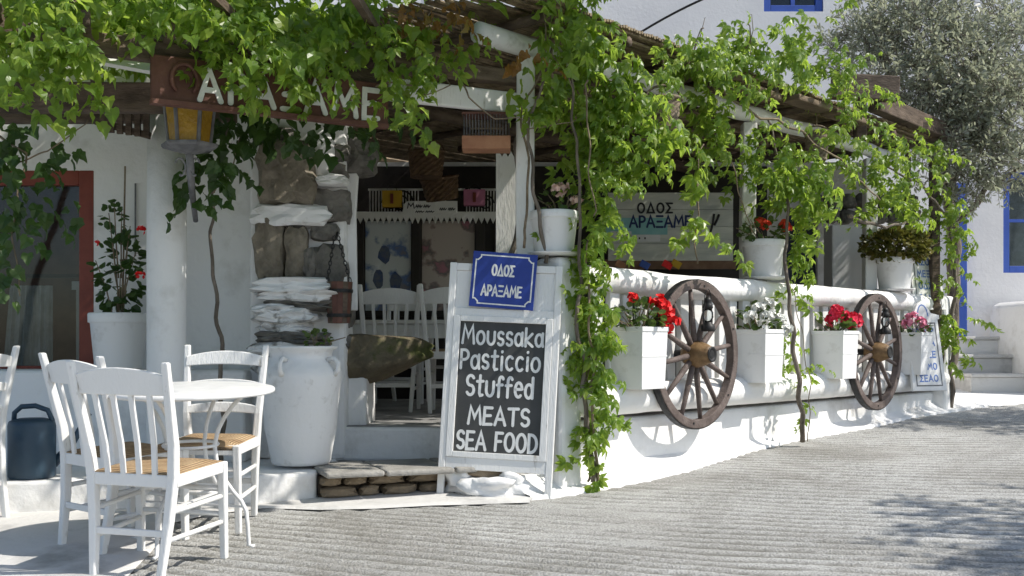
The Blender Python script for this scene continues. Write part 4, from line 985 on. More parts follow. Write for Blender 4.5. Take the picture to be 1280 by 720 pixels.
def flower_box(px, lab, heads, m, off=.14, z0=.955, z1=1.362, leafn=90, spread=.17, ph=.13, s=.285):
    t = wt(px, off); c = wall(t, off, z0); o = empty('flower_box', lab, 'flower box', c, 'white flower boxes along the parapet')
    mb = MB(); H = z1 - z0; a = s / 2; b_ = a * .90
    def ring(k, z): return [c + WROT @ Vector((x * k, y * k, z)) for x, y in ((-1, -1), (1, -1), (1, 1), (-1, 1))]
    vs = ring(b_, 0) + ring(a, H - .03) + ring(a + .006, H - .03) + ring(a + .006, H) + ring(a - .018, H) + ring(a - .022, H - .05)
    fs = [(3, 2, 1, 0)] + [(4 * j + k, 4 * j + (k + 1) % 4, 4 * j + 4 + (k + 1) % 4, 4 * j + 4 + k) for j in range(5) for k in range(4)]
    wb(mb.add(vs, fs), 'box', M['pot_white'], o, bevel=.006)
    q = ring(a - .022, H - .045); wb(MB().add(q, [(0, 1, 2, 3)]), 'soil', M['soil'], o)
    wb(MB().box(c + WROT @ Vector((0, .0, H * .53)), (s - .006, s - .006, .008), WROT), 'seam', M['pot_white'], o)
    ct = c + Vector((0, 0, H + ph * .5)); bush(o, ct, spread, spread, ph, leafn, .055, TRD, M['geranium'], 10, c + Vector((0, 0, H - .05)))
    for (u, v, hz, r) in heads:
        h = ct + WROT @ Vector((u, v, 0)) + Vector((0, 0, hz)); flower_head(h, r, m, o)
        wb(MB().tube([c + Vector((0, 0, H - .04)), h.lerp(c + Vector((0, 0, H)), .4), h], .004, 5), 'stalk', M['geranium'], o)
    return o
# u along wall, v inwards(+)/outwards(-)
flower_box(797, 'white flower box with bright red geraniums nearest the menu board', [(.09, -.10, .10, .060), (.17, -.10, .035, .062), (.19, -.13, -.03, .06), (.13, -.12, .07, .06), (-.08, -.02, .135, .036), (.2, -.10, -.07, .045)], M['red'], ph=.11)
flower_box(948, 'white flower box with white geraniums between the cart wheels', [(-.11, -.06, .08, .055), (-.03, -.1, .12, .05), (-.17, -.03, .02, .05), (.03, -.08, .06, .05), (.15, -.1, .0, .06), (.18, -.13, -.07, .05), (-.08, -.12, .03, .045), (.1, -.05, .1, .05), (-.14, -.12, -.03, .04)], M['whitepet'])
flower_box(1044, 'white flower box with crimson geraniums before the farther cart wheel', [(-.08, -.05, .10, .065), (-.12, -.02, .04, .055), (.06, -.1, .03, .065), (.12, -.12, .05, .06), (.0, -.1, .07, .05), (.17, -.12, .02, .05)], M['crimson'], ph=.1)
flower_box(1141, 'white flower box with pink flowers at the far end of the parapet', [(-.13, -.05, .09, .06), (-.06, -.1, .05, .05), (-.16, .0, .03, .05), (.03, -.1, .0, .04)], M['pinkpet'], leafn=70, ph=.09)

def round_pot(name, lab, c, r, H, saucer=True, m=None, cat='flower pot'):
    o = empty(name, lab, cat, c); c = Vector(c); z0 = .022 if saucer else 0; m = m or M['pot_white']
    if saucer: wb(MB().lathe([(r * .80, 0), (r * 1.0, .012), (r * 1.06, .022), (r * .8, .018)], 32, c), 'saucer', m, o, smooth=True)
    p = wb(MB().lathe(crisp([(r * .74, z0), (r * .78, z0 + .01), (r * .93, H * .82), (r * 1.0, H * .83), (r * 1.01, H * .97), (r * .98, H), (r * .90, H), (r * .88, H - .04), (0, H - .04)]), 32, c), 'pot', m, o, smooth=True)
    return o
c = wp(693, 1.80, -.02); o = round_pot('flower_pot', 'round white pot with faded pink geranium on the pier above the menu board', c, .155, .28)
bush(o, c + Vector((.05, 0, .33)), .15, .12, .09, 45, .05, TRD, M['geranium'], 8)
for v in ((.02, -.06, .40), (.13, -.05, .33), (.05, -.02, .42)): flower_head(c + Vector(v), .042, M['palepet'], o, 24)
c = wp(955, 1.765, .0); o = round_pot('flower_pot', 'round white pot with orange red geraniums on the middle of the rail', c, .175, .315)
bush(o, c + Vector((0, 0, .37)), .21, .17, .10, 120, .055, TRD, M['geranium'], 8)
for v in ((-.06, -.12, .44), (.17, -.06, .39), (-.02, -.14, .42), (.14, -.1, .43)): flower_head(c + Vector(v), .042, M['orange'], o, 24)
c = wp(1118, 1.76, .0); o = round_pot('flower_pot', 'round white pot with bushy yellow green succulent at the far end of the rail', c, .185, .33)
bush(o, c + Vector((.02, 0, .44)), .34, .28, .17, 1500, .05, TRD, M['succulent'], 10)
for k in range(12): pass
# tall geranium in white tub on the ledge
c = at(148, 461, 7.05); c.z = 1.085; o = round_pot('flower_tub', 'large white tub with tall dark red flowering geranium on the masonry ledge', c, .19, .37, False, cat='plant tub')
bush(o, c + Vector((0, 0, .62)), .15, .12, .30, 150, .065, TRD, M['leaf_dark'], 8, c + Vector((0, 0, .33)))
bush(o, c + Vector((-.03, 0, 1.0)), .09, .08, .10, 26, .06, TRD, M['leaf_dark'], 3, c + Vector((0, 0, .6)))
for v in ((.17, -.06, .91), (.17, -.07, .615), (-.12, -.05, .83)): flower_head(c + Vector(v), .032 if v[0] > 0 else .018, M['red'], o, 18)
wb(MB().tube([c + Vector((.02, .02, .33)), c + Vector((.03, .04, 1.35))], .006, 6), 'stake', M['twig'], o)

# ------------------------------------------------------------------ big jar, rock, bucket, watering can
c = Vector((at(376, 0, 6.62).x, 6.62, .508)); o = empty('clay_jar', 'big whitewashed clay jar with small handles beside the stone pillar', 'jar', c)
pf = [(r * 1.09 + (.012 if z < .25 else 0), z) for r, z in [(.150, 0), (.158, .02), (.170, .10), (.192, .22), (.212, .36), (.228, .48), (.236, .54), (.232, .575), (.205, .615), (.178, .645), (.172, .67), (.182, .70), (.205, .715), (.207, .728), (.192, .73), (.165, .70), (.15, .66), (.14, .6)]] + [(0, .58)]
j = wb(MB().lathe(pf, 40, c, .006), 'body', M['clay_white'], o, smooth=True)
for a_ in (R(-25), R(-105), R(160)):
    u = Vector((math.cos(a_), math.sin(a_), 0)); pts = [c + u * r + Vector((0, 0, z)) for r, z in ((.20, .645), (.252, .655), (.28, .625), (.278, .585), (.25, .555))]
    wb(MB().tube(pts, [.016, .015, .014, .015, .018], 8), 'handle', M['clay_white'], o, smooth=True)
bush(o, c + Vector((.12, -.04, .77)), .09, .08, .06, 40, .035, TRD, M['geranium'], 5)
def boat(q):
    u = (q.x + 1) / 2; k = 1 - .55 * max(0, u - .45) / .55; q = Vector((q.x, q.y * k, q.z * k + (.35 * u if True else 0)))
    if q.z > .75: q.z = .75 + (q.z - .75) * .3
    return q
p = at(464, 449, 7.4); o = rock('mossy_boulder', p, (.88, .5, .40), M['stone_moss'], None, 41, (0, 0, .1), boxy=.35, rough=.3, shapefn=boat); tag(o, 'big boat-shaped mossy boulder sticking out beside the jar', 'boulder')
o = MB().box((-1.17, 7.48, .92), (.36, .5, .56)).build('boulder_plinth', M['plaster'], bevel=.04, seg=3); tag(o, 'white masonry block under the mossy boulder', 'masonry block')
p = at(412, 425, 7.3); o = rock('grey_slab', p, (.38, .4, .12), M['stone_grey'], None, 44, (0, .12, 0), boxy=.8); tag(o, 'flat grey slab between stone pillar and mossy boulder', 'stone')
c = at(424, 404, 6.98); o = empty('wooden_bucket', 'dark wooden bucket hanging from chains on the stone pillar', 'bucket', c)
for k in range(14):
    a_ = R(360 / 14 * k); mb = MB(); r0, r1 = .073, .088; hw = math.pi / 14 * .96
    vs = []
    for z, r in ((0, r0), (.27, r1)):
        for da, dr in ((-hw, .0), (hw, .0), (hw, -.014), (-hw, -.014)): vs.append(c + Vector(((r + dr) * math.cos(a_ + da), (r + dr) * math.sin(a_ + da), z)))
    mb.add(vs, [(3, 2, 1, 0), (4, 5, 6, 7)] + [(q, (q + 1) % 4, 4 + (q + 1) % 4, 4 + q) for q in range(4)]); wb(mb, 'stave', M['redbrown'] if k % 3 else M['timber'], o)
for z, r in ((.05, .080), (.21, .089)): wb(MB().lathe([(r, z - .012), (r + .003, z), (r, z + .012)], 20, c), 'hoop', M['black'], o)
wb(MB().lathe([(.0, .015), (.07, .015)], 14, c), 'bottom', M['timber'], o)
for s_ in (-1, 1):
    e0 = c + Vector((.075 * s_, -.02, .27)); e1 = c + Vector((-.02 + .012 * s_, 0, .57)); nl = 11
    for k in range(nl):
        m_ = e0.lerp(e1, (k + .5) / nl); d = (e1 - e0).normalized(); sx = Vector((0, 1, 0)) if k % 2 else d.cross(Vector((0, 1, 0)))
        pts = [m_ + d * .019 * math.cos(R(45 * q)) + sx * .010 * math.sin(R(45 * q)) for q in range(9)]
        wb(MB().tube(pts, .0035, 5, False), 'chain_link', M['black'], o)
wb(MB().tube([c + Vector((-.02, 0, .56)), c + Vector((-.02, .05, .60)), c + Vector((-.02, .15, .60))], .008, 6), 'hook', M['black'], o)
c = at(40, 603, 6.08); c.z = .487; o = empty('watering_can', 'dark blue plastic watering can on the plinth behind the chairs', 'watering can', c)
w_ = wb(MB().lathe(crisp([(.118, 0), (.128, .01), (.128, .30), (.122, .325), (.07, .34), (.0, .342)], .004), 28, c), 'body', M['can'], o, smooth=True)
wb(MB().tube([c + Vector(v) for v in ((-.105, 0, .30), (-.10, 0, .37), (-.06, 0, .405), (.02, 0, .41), (.09, 0, .385), (.12, 0, .32))], .015, 8), 'handle', M['can'], o, smooth=True)
wb(MB().tube([c + Vector(v) for v in ((.10, .05, .07), (.2, .09, .2), (.28, .12, .36))], [.026, .02, .016], 8), 'spout', M['can'], o, smooth=True)

# ------------------------------------------------------------------ interior display
YD = 10.6
def dx(px): return (px - HX) / F * YD
def dz(py): return CZ + (HY - py) / F * YD
dsp = empty('display_cabinet', 'dark wooden display front with two framed pictures at the back of the entrance', 'cabinet', (dx(533), YD, .705))
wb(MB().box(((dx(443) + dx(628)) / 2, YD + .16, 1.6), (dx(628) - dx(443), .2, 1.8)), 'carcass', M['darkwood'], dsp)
for a_, b_ in ((444, 455), (514, 526), (594, 606), (618, 628)): wb(MB().box((dx((a_ + b_) / 2), YD + .03, 1.6), (dx(b_) - dx(a_), .07, 1.8)), 'frame_post', M['darkwood'], dsp, bevel=.006)
for py in (272, 392): wb(MB().box((dx(535), YD + .035, dz(py)), (dx(628) - dx(443), .05, .06)), 'frame_rail', M['darkwood'], dsp)
def picture(a_, b_, bg, cols, sd):
    m = posterm('picture_print', bg, cols, sd); wb(MB().box((dx((a_ + b_) / 2), YD + .05, dz(332)), (dx(b_) - dx(a_), .01, dz(276) - dz(390))), 'picture', m, dsp)
picture(456, 513, (.60, .64, .66), [(.42, .48, .54), (.10, .18, .42), (.20, .20, .24)], 2.3); picture(527, 593, (.48, .41, .37), [(.34, .25, .23), (.15, .13, .13), (.4, .15, .2)], 5.1)
fg = MB()      # figures in the first print
for (px, py, rx, rz) in ((480, 318, 9, 12), (472, 348, 8, 14), (494, 352, 9, 13)):
    fg.prism([(rx * YD / F * math.cos(R(k * 40 + px)) * random.uniform(.7, 1.1), rz * YD / F * math.sin(R(k * 40 + px)) * random.uniform(.8, 1.1)) for k in range(9)], (dx(px), YD + .0435, dz(py)), (1, 0, 0), (0, 0, 1), (0, -1, 0), .0005)
wb(fg, 'print_figures', mat('print_blue', (.04, .08, .22), (.12, .14, .18), .5, 14), dsp)
# zig-zag white trim with a handwritten plaque
zz = [(dx(440), dz(265)), (dx(440), dz(272))]
k = 440
while k < 628: zz += [(dx(k + 3.6), dz(280)), (dx(k + 7.2), dz(272))]; k += 7.2
zz += [(dx(k), dz(265))]
wb(MB().prism(zz, (0, YD - .03, 0), (1, 0, 0), (0, 0, 1), (0, 1, 0), .02), 'zigzag_trim', M['paintwood'], dsp)
pq = wb(MB().prism([(dx(504), dz(268)), (dx(572), dz(268)), (dx(572), dz(252)), (dx(510), dz(252)), (dx(505), dz(256))], (0, YD - .045, 0), (1, 0, 0), (0, 0, 1), (0, 1, 0), .012), 'plaque', M['paintwood'], dsp)
tfq = lambda x, z, l: Vector((x, YD - .0462 - l, z)) - dsp.location
lettering('M~~', dx(510), dx(538), dz(261), .05, .005, tfq, 'lettering', M['darktext'], pq); lettering('~~', dx(520), dx(543), dz(267), .035, .004, tfq, 'lettering', M['darktext'], pq); lettering('~~', dx(550), dx(569), dz(264), .04, .004, tfq, 'lettering', M['darktext'], pq)
wb(MB().lathe([(0, -.01), (.055, -.01), (.058, .0), (0, .01)], 16), 'medallion', M['terra'], pq)
pq.children[-1].rotation_euler = (R(90), 0, 0); pq.children[-1].location = Vector((dx(578), YD - .06, dz(259))) - dsp.location
# slatted screen above it
scn = empty('white_screen', 'thin white slatted screen standing above the display cabinet', 'screen', (dx(533), YD + .2, dz(272)))
for i in range(42):
    px = 459 + i * 3.85
    if 521 < px < 545 or 556 < px < 580: continue
    wb(MB().box((dx(px), YD + .2, (dz(232) + dz(271)) / 2), (.012, .012, dz(232) - dz(271))), 'slat', M['paintwood'], scn)
wb(MB().box((dx(538), YD + .22, dz(233)), (dx(620) - dx(457), .02, .02)), 'rail', M['paintwood'], scn)
iw = empty('iron_scrollwork', 'black wrought iron scrolls above the display cabinet', 'ironwork', (dx(533), YD + .1, dz(266)))
for (px, py, r, s_) in ((500, 250, .12, 1), (486, 252, .08, -1), (592, 246, .13, -1), (607, 252, .08, 1), (556, 244, .1, 1)):
    pts = [Vector((dx(px) + s_ * r * (1 - q / 34) * math.cos(q * .42), YD + .1, dz(py) + r * (1 - q / 34) * math.sin(q * .42))) for q in range(28)]
    wb(MB().tube(pts, .009, 6), 'scroll', M['black'], iw)
wb(MB().box((dx(533), YD + .1, dz(268)), (1.3, .02, .02)), 'bar', M['black'], iw)
def bag(px, py, w_, h_, m, lab):
    c = Vector((dx(px), YD + .02, dz(py))); o = empty('paper_bag', lab, 'paper bag', c, 'paper bags on the display')
    a_, b_ = w_ / 2, .04; mb = MB()
    vs = [c + Vector(v) for v in ((-a_, -b_, 0), (a_, -b_, 0), (a_, b_, 0), (-a_, b_, 0), (-a_ * 1.02, -b_ * .8, h_), (a_ * 1.02, -b_ * .8, h_), (a_ * 1.02, b_ * .8, h_), (-a_ * 1.02, b_ * .8, h_))]
    wb(mb.add(vs, [(3, 2, 1, 0), (0, 1, 5, 4), (1, 2, 6, 5), (2, 3, 7, 6), (3, 0, 4, 7)]), 'body', m, o)
    wb(MB().box(c + Vector((0, -b_ - .004, h_ * .5)), (.03, .004, h_ * .6)), 'ribbon', M['redframe'], o)
    wb(MB().tube([c + Vector((.05 * math.cos(R(30 * q)), -b_ * .8, h_ + .06 * math.sin(R(30 * q)))) for q in range(7)], .004, 5), 'handle', M['black'], o)
bag(490, 259, .19, .165, M['yellow'], 'small yellow paper bag on top of the display cabinet'); bag(593, 257, .21, .16, M['pink'], 'small pink paper bag on top of the display cabinet')
def basket(px, py, Y, r, h, m, lab, tilt=(0, 0, 0), flare=.8, hang=None):
    c = at(px, py, Y); o = empty('wicker_basket', lab, 'basket', c, rot=tilt)
    n = 26; rows = 9; mb = MB(); vs = []; fs = []
    for j in range(rows + 1):
        z = h * j / rows
        for k in range(n):
            a_ = 2 * math.pi * k / n; rr = r * (flare + (1 - flare) * j / rows) * (1 + .045 * (1 if (j + k) % 2 else -1))
            vs.append((rr * math.cos(a_), rr * math.sin(a_), z))
    fs = [(j * n + k, j * n + (k + 1) % n, (j + 1) * n + (k + 1) % n, (j + 1) * n + k) for j in range(rows) for k in range(n)] + [tuple(range(n))[::-1]]
    mb.add(vs, fs).build('weave', m, o, smooth=False)
    MB().tube([(r * 1.02 * math.cos(R(15 * q)), r * 1.02 * math.sin(R(15 * q)), h) for q in range(25)], .012, 6, False).build('rim', m, o, smooth=True)
    if hang:
        MB().tube([(r * math.cos(R(15 * q)), 0, h + hang * math.sin(R(15 * q))) for q in range(13)], .009, 6).build('handle', m, o, smooth=True)
        MB().tube([(0, 0, h + hang), (0, 0, h + hang + .3)], .004, 5).build('cord', M['twig'], o)
basket(533, 222, 9.4, .16, .22, M['basket'], 'brown split-wood basket hanging high above the entrance', flare=.85, hang=.12)
basket(553, 250, 9.8, .17, .2, M['basket'], 'tilted brown basket below the hanging one, above the display', (R(12), R(-8), 0), .85)
basket(829, 161, 7.35, .125, .20, M['wicker'], 'grey wicker basket hanging under the pergola among leaves', flare=.72, hang=.1)
basket(1021, 200, 9.0, .10, .23, M['wicker'], 'small pale woven basket hanging under the log beam', flare=.8, hang=.06)
# bird cage
c = at(608, 188, 6.62); o = empty('bird_cage', 'small terracotta coloured bird cage with thin wires hanging under the white lintel', 'bird cage', c)
wb(MB().box(c + Vector((0, .02, .04)), (.30, .18, .08)), 'tray', M['terra'], o, bevel=.004)
for i in range(16):
    for y in (-.06, .10): wb(MB().tube([c + Vector((-.14 + .0187 * i, y, .08)), c + Vector((-.14 + .0187 * i, y, .215))], .0022, 4), 'wire', M['greyiron'], o)
for i in range(7):
    for x in (-.14, .14): wb(MB().tube([c + Vector((x, -.06 + .0267 * i, .08)), c + Vector((x, -.06 + .0267 * i, .215))], .0022, 4), 'wire', M['greyiron'], o)
wb(MB().box(c + Vector((0, .02, .22)), (.30, .18, .012)), 'roof', M['redbrown'], o); wb(MB().tube([c + Vector((-.1, .02, .14)), c + Vector((.1, .02, .14))], .006, 6), 'perch', M['twig'], o)
for x in (-.1, .1): wb(MB().tube([c + Vector((x, .02, .22)), c + Vector((x * .6, .02, .36))], .002, 4), 'hanger', M['black'], o)
# white panel with zig-zag top beside the post
mb = MB(); p0 = at(620, 330, 7.25); s_ = 7.25 / F
zt = [(0, -.6), (.165, -.6), (.165, 138 * s_)] + [((30 - k * 3.75) * s_, (141 if k % 2 else 134) * s_) for k in range(1, 8)] + [(0, 138 * s_)]
o = mb.prism(zt, p0, (1, 0, 0), (0, 0, 1), (0, 1, 0), .03).build('zigzag_board', M['paintwood_old']); tag(o, 'narrow white board with zig-zag top behind the front post', 'board')
# painted sign on the back wall
Ys = 10.9
def sx_(px): return (px - HX) / F * Ys
def sz_(py): return CZ + (HY - py) / F * Ys
ps = empty('painted_sign', 'hand painted wooden sign with Greek street name on the terrace back wall', 'sign', (sx_(838), Ys, sz_(322)))
for i, (a_, b_) in enumerate(((241, 262), (262.3, 283), (283.3, 304), (304.3, 326))):
    wb(MB().box((sx_(838), Ys, (sz_(a_) + sz_(b_)) / 2), (sx_(916) - sx_(760), .03, sz_(a_) - sz_(b_))), 'plank', M['tile_red'], ps, bevel=.004)
wb(MB().box((sx_(838), Ys + .03, sz_(330)), (sx_(920) - sx_(756), .04, .1)), 'ledge', M['brick'], ps)
wb(MB().box((sx_(795), Ys - .0165, sz_(283)), (sx_(836) - sx_(758), .002, sz_(272) - sz_(293))), 'sea', M['teal'], ps)
wb(MB().box((sx_(806), Ys - .0168, sz_(298)), (sx_(828) - sx_(790), .002, .07)), 'house', M['plaster_fine'], ps); wb(MB().box((sx_(776), Ys - .0168, sz_(293)), (sx_(788) - sx_(762), .002, .06)), 'house', M['plaster_fine'], ps)
for px, py in ((776, 293), (784, 293), (792, 298), (799, 298), (806, 298)): wb(MB().box((sx_(px), Ys - .019, sz_(py)), (.015, .002, .02)), 'painted_window', M['darktext'], ps)
tfs = lambda x, z, l: Vector((x, Ys - .0175 - l, z)) - ps.location
lettering('OΔOΣ', sx_(797), sx_(840), sz_(266), sz_(254.5) - sz_(266), .010, tfs, 'letter', M['darktext'], ps, gap=.35)
lettering('APAΞAME', sx_(787), sx_(864), sz_(284), sz_(270.5) - sz_(284), .011, tfs, 'letter', M['navy'], ps, gap=.22)
for px, py, h_ in ((890, 297, 30), (896, 282, 14)):
    wb(MB().tube([(sx_(px) - .03, Ys - .02, sz_(py)), (sx_(px), Ys - .02, sz_(py) + h_ * .004), (sx_(px) + .02, Ys - .02, sz_(py) + h_ * .008)], .012, 5), 'painted_figure', M['darktext'], ps)
for (px, py, m_) in ((774, 326, 'terra'), (804, 326, 'bluewin'), (832, 326, 'red'), (843, 325, 'yellow')):
    c = Vector((sx_(px), Ys - .12, sz_(py) - .05)); o = MB().box(c, (.10, .03, .07), Matrix.Rotation(R(30), 3, 'Y')).build('small_card', M[m_], bevel=.003)
    tag(o, {'terra': 'small tan card leaning below the painted sign', 'bluewin': 'small blue card leaning below the painted sign', 'red': 'small red card leaning below the painted sign', 'yellow': 'small yellow card leaning below the painted sign'}[m_], 'card', 'small cards below the painted sign')
# white shed wall at the right end of the terrace
o = MB().box((3.47, 10.95, 1.58), (.44, .3, 1.76)).build('white_partition', M['plaster_fine'], bevel=.01); tag(o, 'plain white partition block behind the right end of the rail', 'partition')
rk = empty('rubble_wall', 'rough grey rubble stones on top of the white partition', 'stone wall', (3.8, 11.6, 2.5))
for i in range(14):
    rock('stone', (3.2 + .17 * (i % 7), 11.3 + random.uniform(-.05, .05), 2.60 + .16 * (i // 7)), (.2, .25, .17), M['stone_grey'], rk, 60 + i, sub=2, boxy=.6)

# ------------------------------------------------------------------ small sign boards at the far end
def small_sign(lab, px, zb, off, H, wd, tilt, lines, ped):
    c = wp(px, zb, off); o = empty('price_board', lab, 'sign', c, 'white boards with blue lettering at the terrace end')
    o.rotation_euler = (Matrix.Rotation(R(22), 4, 'Z') @ Matrix.Rotation(tilt, 4, 'X')).to_euler()
    a_ = wd / 2
    out = [(-a_, 0), (a_, 0), (a_ * .86, H)] + [(a_ * .98, H), (a_ * .98, H + .04), (a_ * .5, H + .06), (a_ * .26, H + ped * .8), (0, H + ped), (-a_ * .26, H + ped * .8), (-a_ * .5, H + .06), (-a_ * .98, H + .04), (-a_ * .98, H)] + [(-a_ * .86, H)]
    MB().prism(out, (0, 0, 0), (1, 0, 0), (0, 0, 1), (0, 1, 0), .03).build('board', M['paintwood'], o, bevel=.004)
    fr_ = MB(); ribbon(fr_, [(-a_ * .74, .05), (a_ * .74, .05), (a_ * .66, H - .04), (-a_ * .66, H - .04), (-a_ * .74, .05)], .006, lambda x, z, l: Vector((x, -.001 - l, z)), .001); fr_.build('border', M['greyiron'], o)
    n = lines
    for i in range(n):
        z = H - .04 - (H - .12) * (i + .9) / n; k = a_ * .52
        lettering(('AΣOP', 'MEΞA', 'OΔΣE', 'PAMO', 'ΣEAO')[i % 5], -k, k, z, (H - .12) / n * .5, .0065, lambda x, zz_, l: Vector((x, -.001 - l, zz_)), 'letter', M['bluetext'], o, gap=.3)
    ar = MB(); ribbon(ar, arc(0, H + .03, a_ * .3, ped * .6, 0, 180, 8), .006, lambda x, z, l: Vector((x, -.001 - l, z)), .001); ar.build('ornament', M['bluetext'], o)
small_sign('white board with blue lettering and arched top leaning on the parapet end', 1163, .80, .30, .70, .42, R(-8), 5, .18)
small_sign('upper white board with blue lettering behind the succulent pot', 1163, 1.60, .06, .62, .42, R(-10), 4, .2)
# overhead cable
pts = [at(870 + 5 * i, 0, 12).lerp(at(740, 72, 12.5), i / 10) if False else at(890 - 15 * i, -6 + 6.3 * i + .25 * i * i, 12.5 + .05 * i) for i in range(11)]
o = MB().tube(pts, .014, 6).build('overhead_cable', M['black']); tag(o, 'black cable sloping across the white house wall', 'cable')
# ------------------------------------------------------------------ vines
def tw(pts, r0, r1, mb=None, n=7, wob=.03):
    mb = mb or MB(); P_ = []
    for i in range(len(pts) - 1):
        a_, b_ = Vector(pts[i]), Vector(pts[i + 1])
        for k in range(10): P_.append(a_.lerp(b_, k / 10) + noise.noise_vector(a_.lerp(b_, k / 10) * 5) * wob * (1.3 if (i or k) else 0))
    P_.append(Vector(pts[-1])); m = len(P_)
    return mb.tube(P_, [r0 + (r1 - r0) * i / (m - 1) for i in range(m)], n)
DENS = [.62]
def blob(lv, px, py, Y, rx, ry, rz, n, size, nt, k=(4, 8), out=Vector((.6, -.5, .6)), hang=.75, down=-.5):
    c = at(px, py, Y); s_ = Y / F
    for i in range(max(1, round(n * DENS[0]))):
        d = rv(1).normalized() * random.uniform(.2, 1) ** .5
        p = c + Vector((d.x * rx * s_, d.y * ry, d.z * rz * s_))
        dd = Vector((random.gauss(0, .6), random.gauss(-.25, .4), random.gauss(down, .5)))
        lv.sprig(p, dd, random.randint(*k), size * .55, size, nt, out, hang)
def vine(name, lab, base, stems, fill, T, m, group=None, nmax=300, shoots=None):
    o = empty(name, lab, 'vine', base, group)
    for i, (pts, r0, r1) in enumerate(stems): wb(tw(pts, r0, r1), 'trunk' if i == 0 else 'stem', M['bark'] if r0 > .012 else M['twig'], o, smooth=True)
    lv = Leaves(); fill(lv); lv.build(T, m, o, nmax); return o
# 1 canopy over the patio, top left
def f1(lv):
    for (px, py, Y, rx, rz, n) in ((15, 35, 5.25, 60, 55, 16), (75, 45, 5.3, 55, 50, 16), (90, 95, 5.35, 22, 40, 7), (35, 100, 5.3, 42, 30, 10), (70, 115, 5.4, 36, 20, 6), (150, 18, 5.5, 50, 24, 12), (205, 20, 5.6, 40, 20, 9), (280, 52, 5.68, 40, 32, 15), (305, 86, 5.66, 42, 22, 12), (335, 45, 5.8, 45, 40, 14), (365, 96, 5.78, 36, 20, 13), (405, 52, 5.9, 35, 34, 13), (420, 92, 5.86, 22, 22, 8), (445, 50, 6.0, 35, 26, 10), (485, 95, 6.0, 18, 40, 8), (512, 138, 6.05, 26, 16, 7), (522, 88, 6.1, 18, 18, 4), (478, 45, 6.2, 26, 20, 4), (240, 12, 6.0, 90, 15, 12), (60, 5, 5.6, 70, 20, 14)):
        blob(lv, px, py, Y, rx, .22, rz, n * 1.5, random.uniform(.075, .10), 4)
    for i in range(440):        # roof layer over trellis
        x = random.uniform(-5.0, -1.0); y = random.uniform(5.95, 7.25)
        lv.sprig((x, y, 3.0 + random.uniform(-.05, .25)), (random.gauss(0, 1), random.gauss(-.3, 1), random.gauss(0, .3)), 6, .09, .13, 3, Vector((.2, -.2, .9)), .3)
A1 = at(-60, 60, 5.6)
vine('grape_vine', 'bright green vine canopy spilling over the patio trellis at upper left', (-3.9, 6.4, .49),
     [([(-3.9, 6.4, .49), (-3.85, 6.2, 1.6), (-3.6, 5.9, 2.8), (-2.6, 5.8, 2.95), (-1.6, 6.0, 2.95), (-.7, 6.2, 2.98)], .035, .008), ([(-3.6, 5.9, 2.8), (-3.0, 5.5, 2.95), (-2.2, 5.6, 2.85)], .012, .004), ([at(470, 108, 6.15), at(520, 104, 6.1), at(550, 95, 6.1), at(560, 110, 6.05), at(530, 118, 6.0)], .006, .003), ([at(570, 95, 6.3), at(590, 125, 6.25), at(620, 150, 6.25), at(655, 150, 6.3)], .006, .003)], f1, [TG[0], TP[0], TG[1], TP[1]], M['leaf'])
def f1b(lv):  # unseen canopy added over the roof corner, shades jar and pillar
    for i in range(240):
        x = random.uniform(-.8, 1.4); y = random.uniform(5.7, 6.3 if x < .8 else 6.12)
        lv.sprig((x, y, 3.42 + random.uniform(0, .3)), (random.gauss(0, 1), random.gauss(0, 1), random.gauss(0, .2)), 6, .08, .13, 3, Vector((.2, -.2, .9)), .3)
vine('grape_vine', 'unseen vine layer added above the cane roof corner for shade', (.1, 6.5, 3.32), [([(.1, 6.5, 3.32), (.6, 6.2, 3.45), (1.2, 6.1, 3.5)], .012, .006), ([(.1, 6.5, 3.32), (-.6, 6.2, 3.45), (-1.4, 6.1, 3.45)], .012, .006)], f1b, TG, M['leaf'], nmax=0)
def f1c(lv):  # added leaf cover out of view, throws shade on the left patio
    for i in range(95):
        x = random.uniform(-1.5, -.15); y = random.uniform(3.75, 4.55)
        lv.sprig((x, y, 3.12 + random.uniform(0, .2)), (random.gauss(0, 1), random.gauss(0, 1), random.gauss(0, .2)), 6, .08, .13, 3, Vector((.2, -.2, .9)), .3)
vine('grape_vine', 'unseen vine on the added front trellis bay, shading the patio', (-3.3, 3.7, .2), [([(-3.3, 3.7, .2), (-3.3, 3.72, 2.0), (-3.1, 3.8, 3.1), (-1.5, 4.1, 3.15), (-.2, 4.2, 3.18)], .03, .008)], f1c, TG, M['leaf'], nmax=0)
# 2 shaded drooping shoots, far left
def f2(lv):
    for (px, py, Y, rx, rz, n) in ((20, 190, 5.9, 30, 30, 9), (60, 260, 6.0, 28, 40, 9), (15, 290, 5.8, 25, 50, 10), (20, 360, 5.8, 22, 24, 6), (75, 215, 6.0, 26, 20, 5), (5, 225, 5.7, 18, 40, 8)):
        blob(lv, px, py, Y, rx, .15, rz, n, .09, 3, (3, 6))
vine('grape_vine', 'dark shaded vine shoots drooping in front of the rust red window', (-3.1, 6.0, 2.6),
     [([(-3.1, 6.0, 2.6), at(30, 190, 5.9), at(15, 280, 5.85), at(25, 370, 5.8)], .008, .003), ([at(0, 205, 5.9), at(60, 190, 6.0), at(95, 160, 6.0), at(110, 150, 6.0)], .005, .003)], f2, TG, M['leaf_dark'], nmax=200)
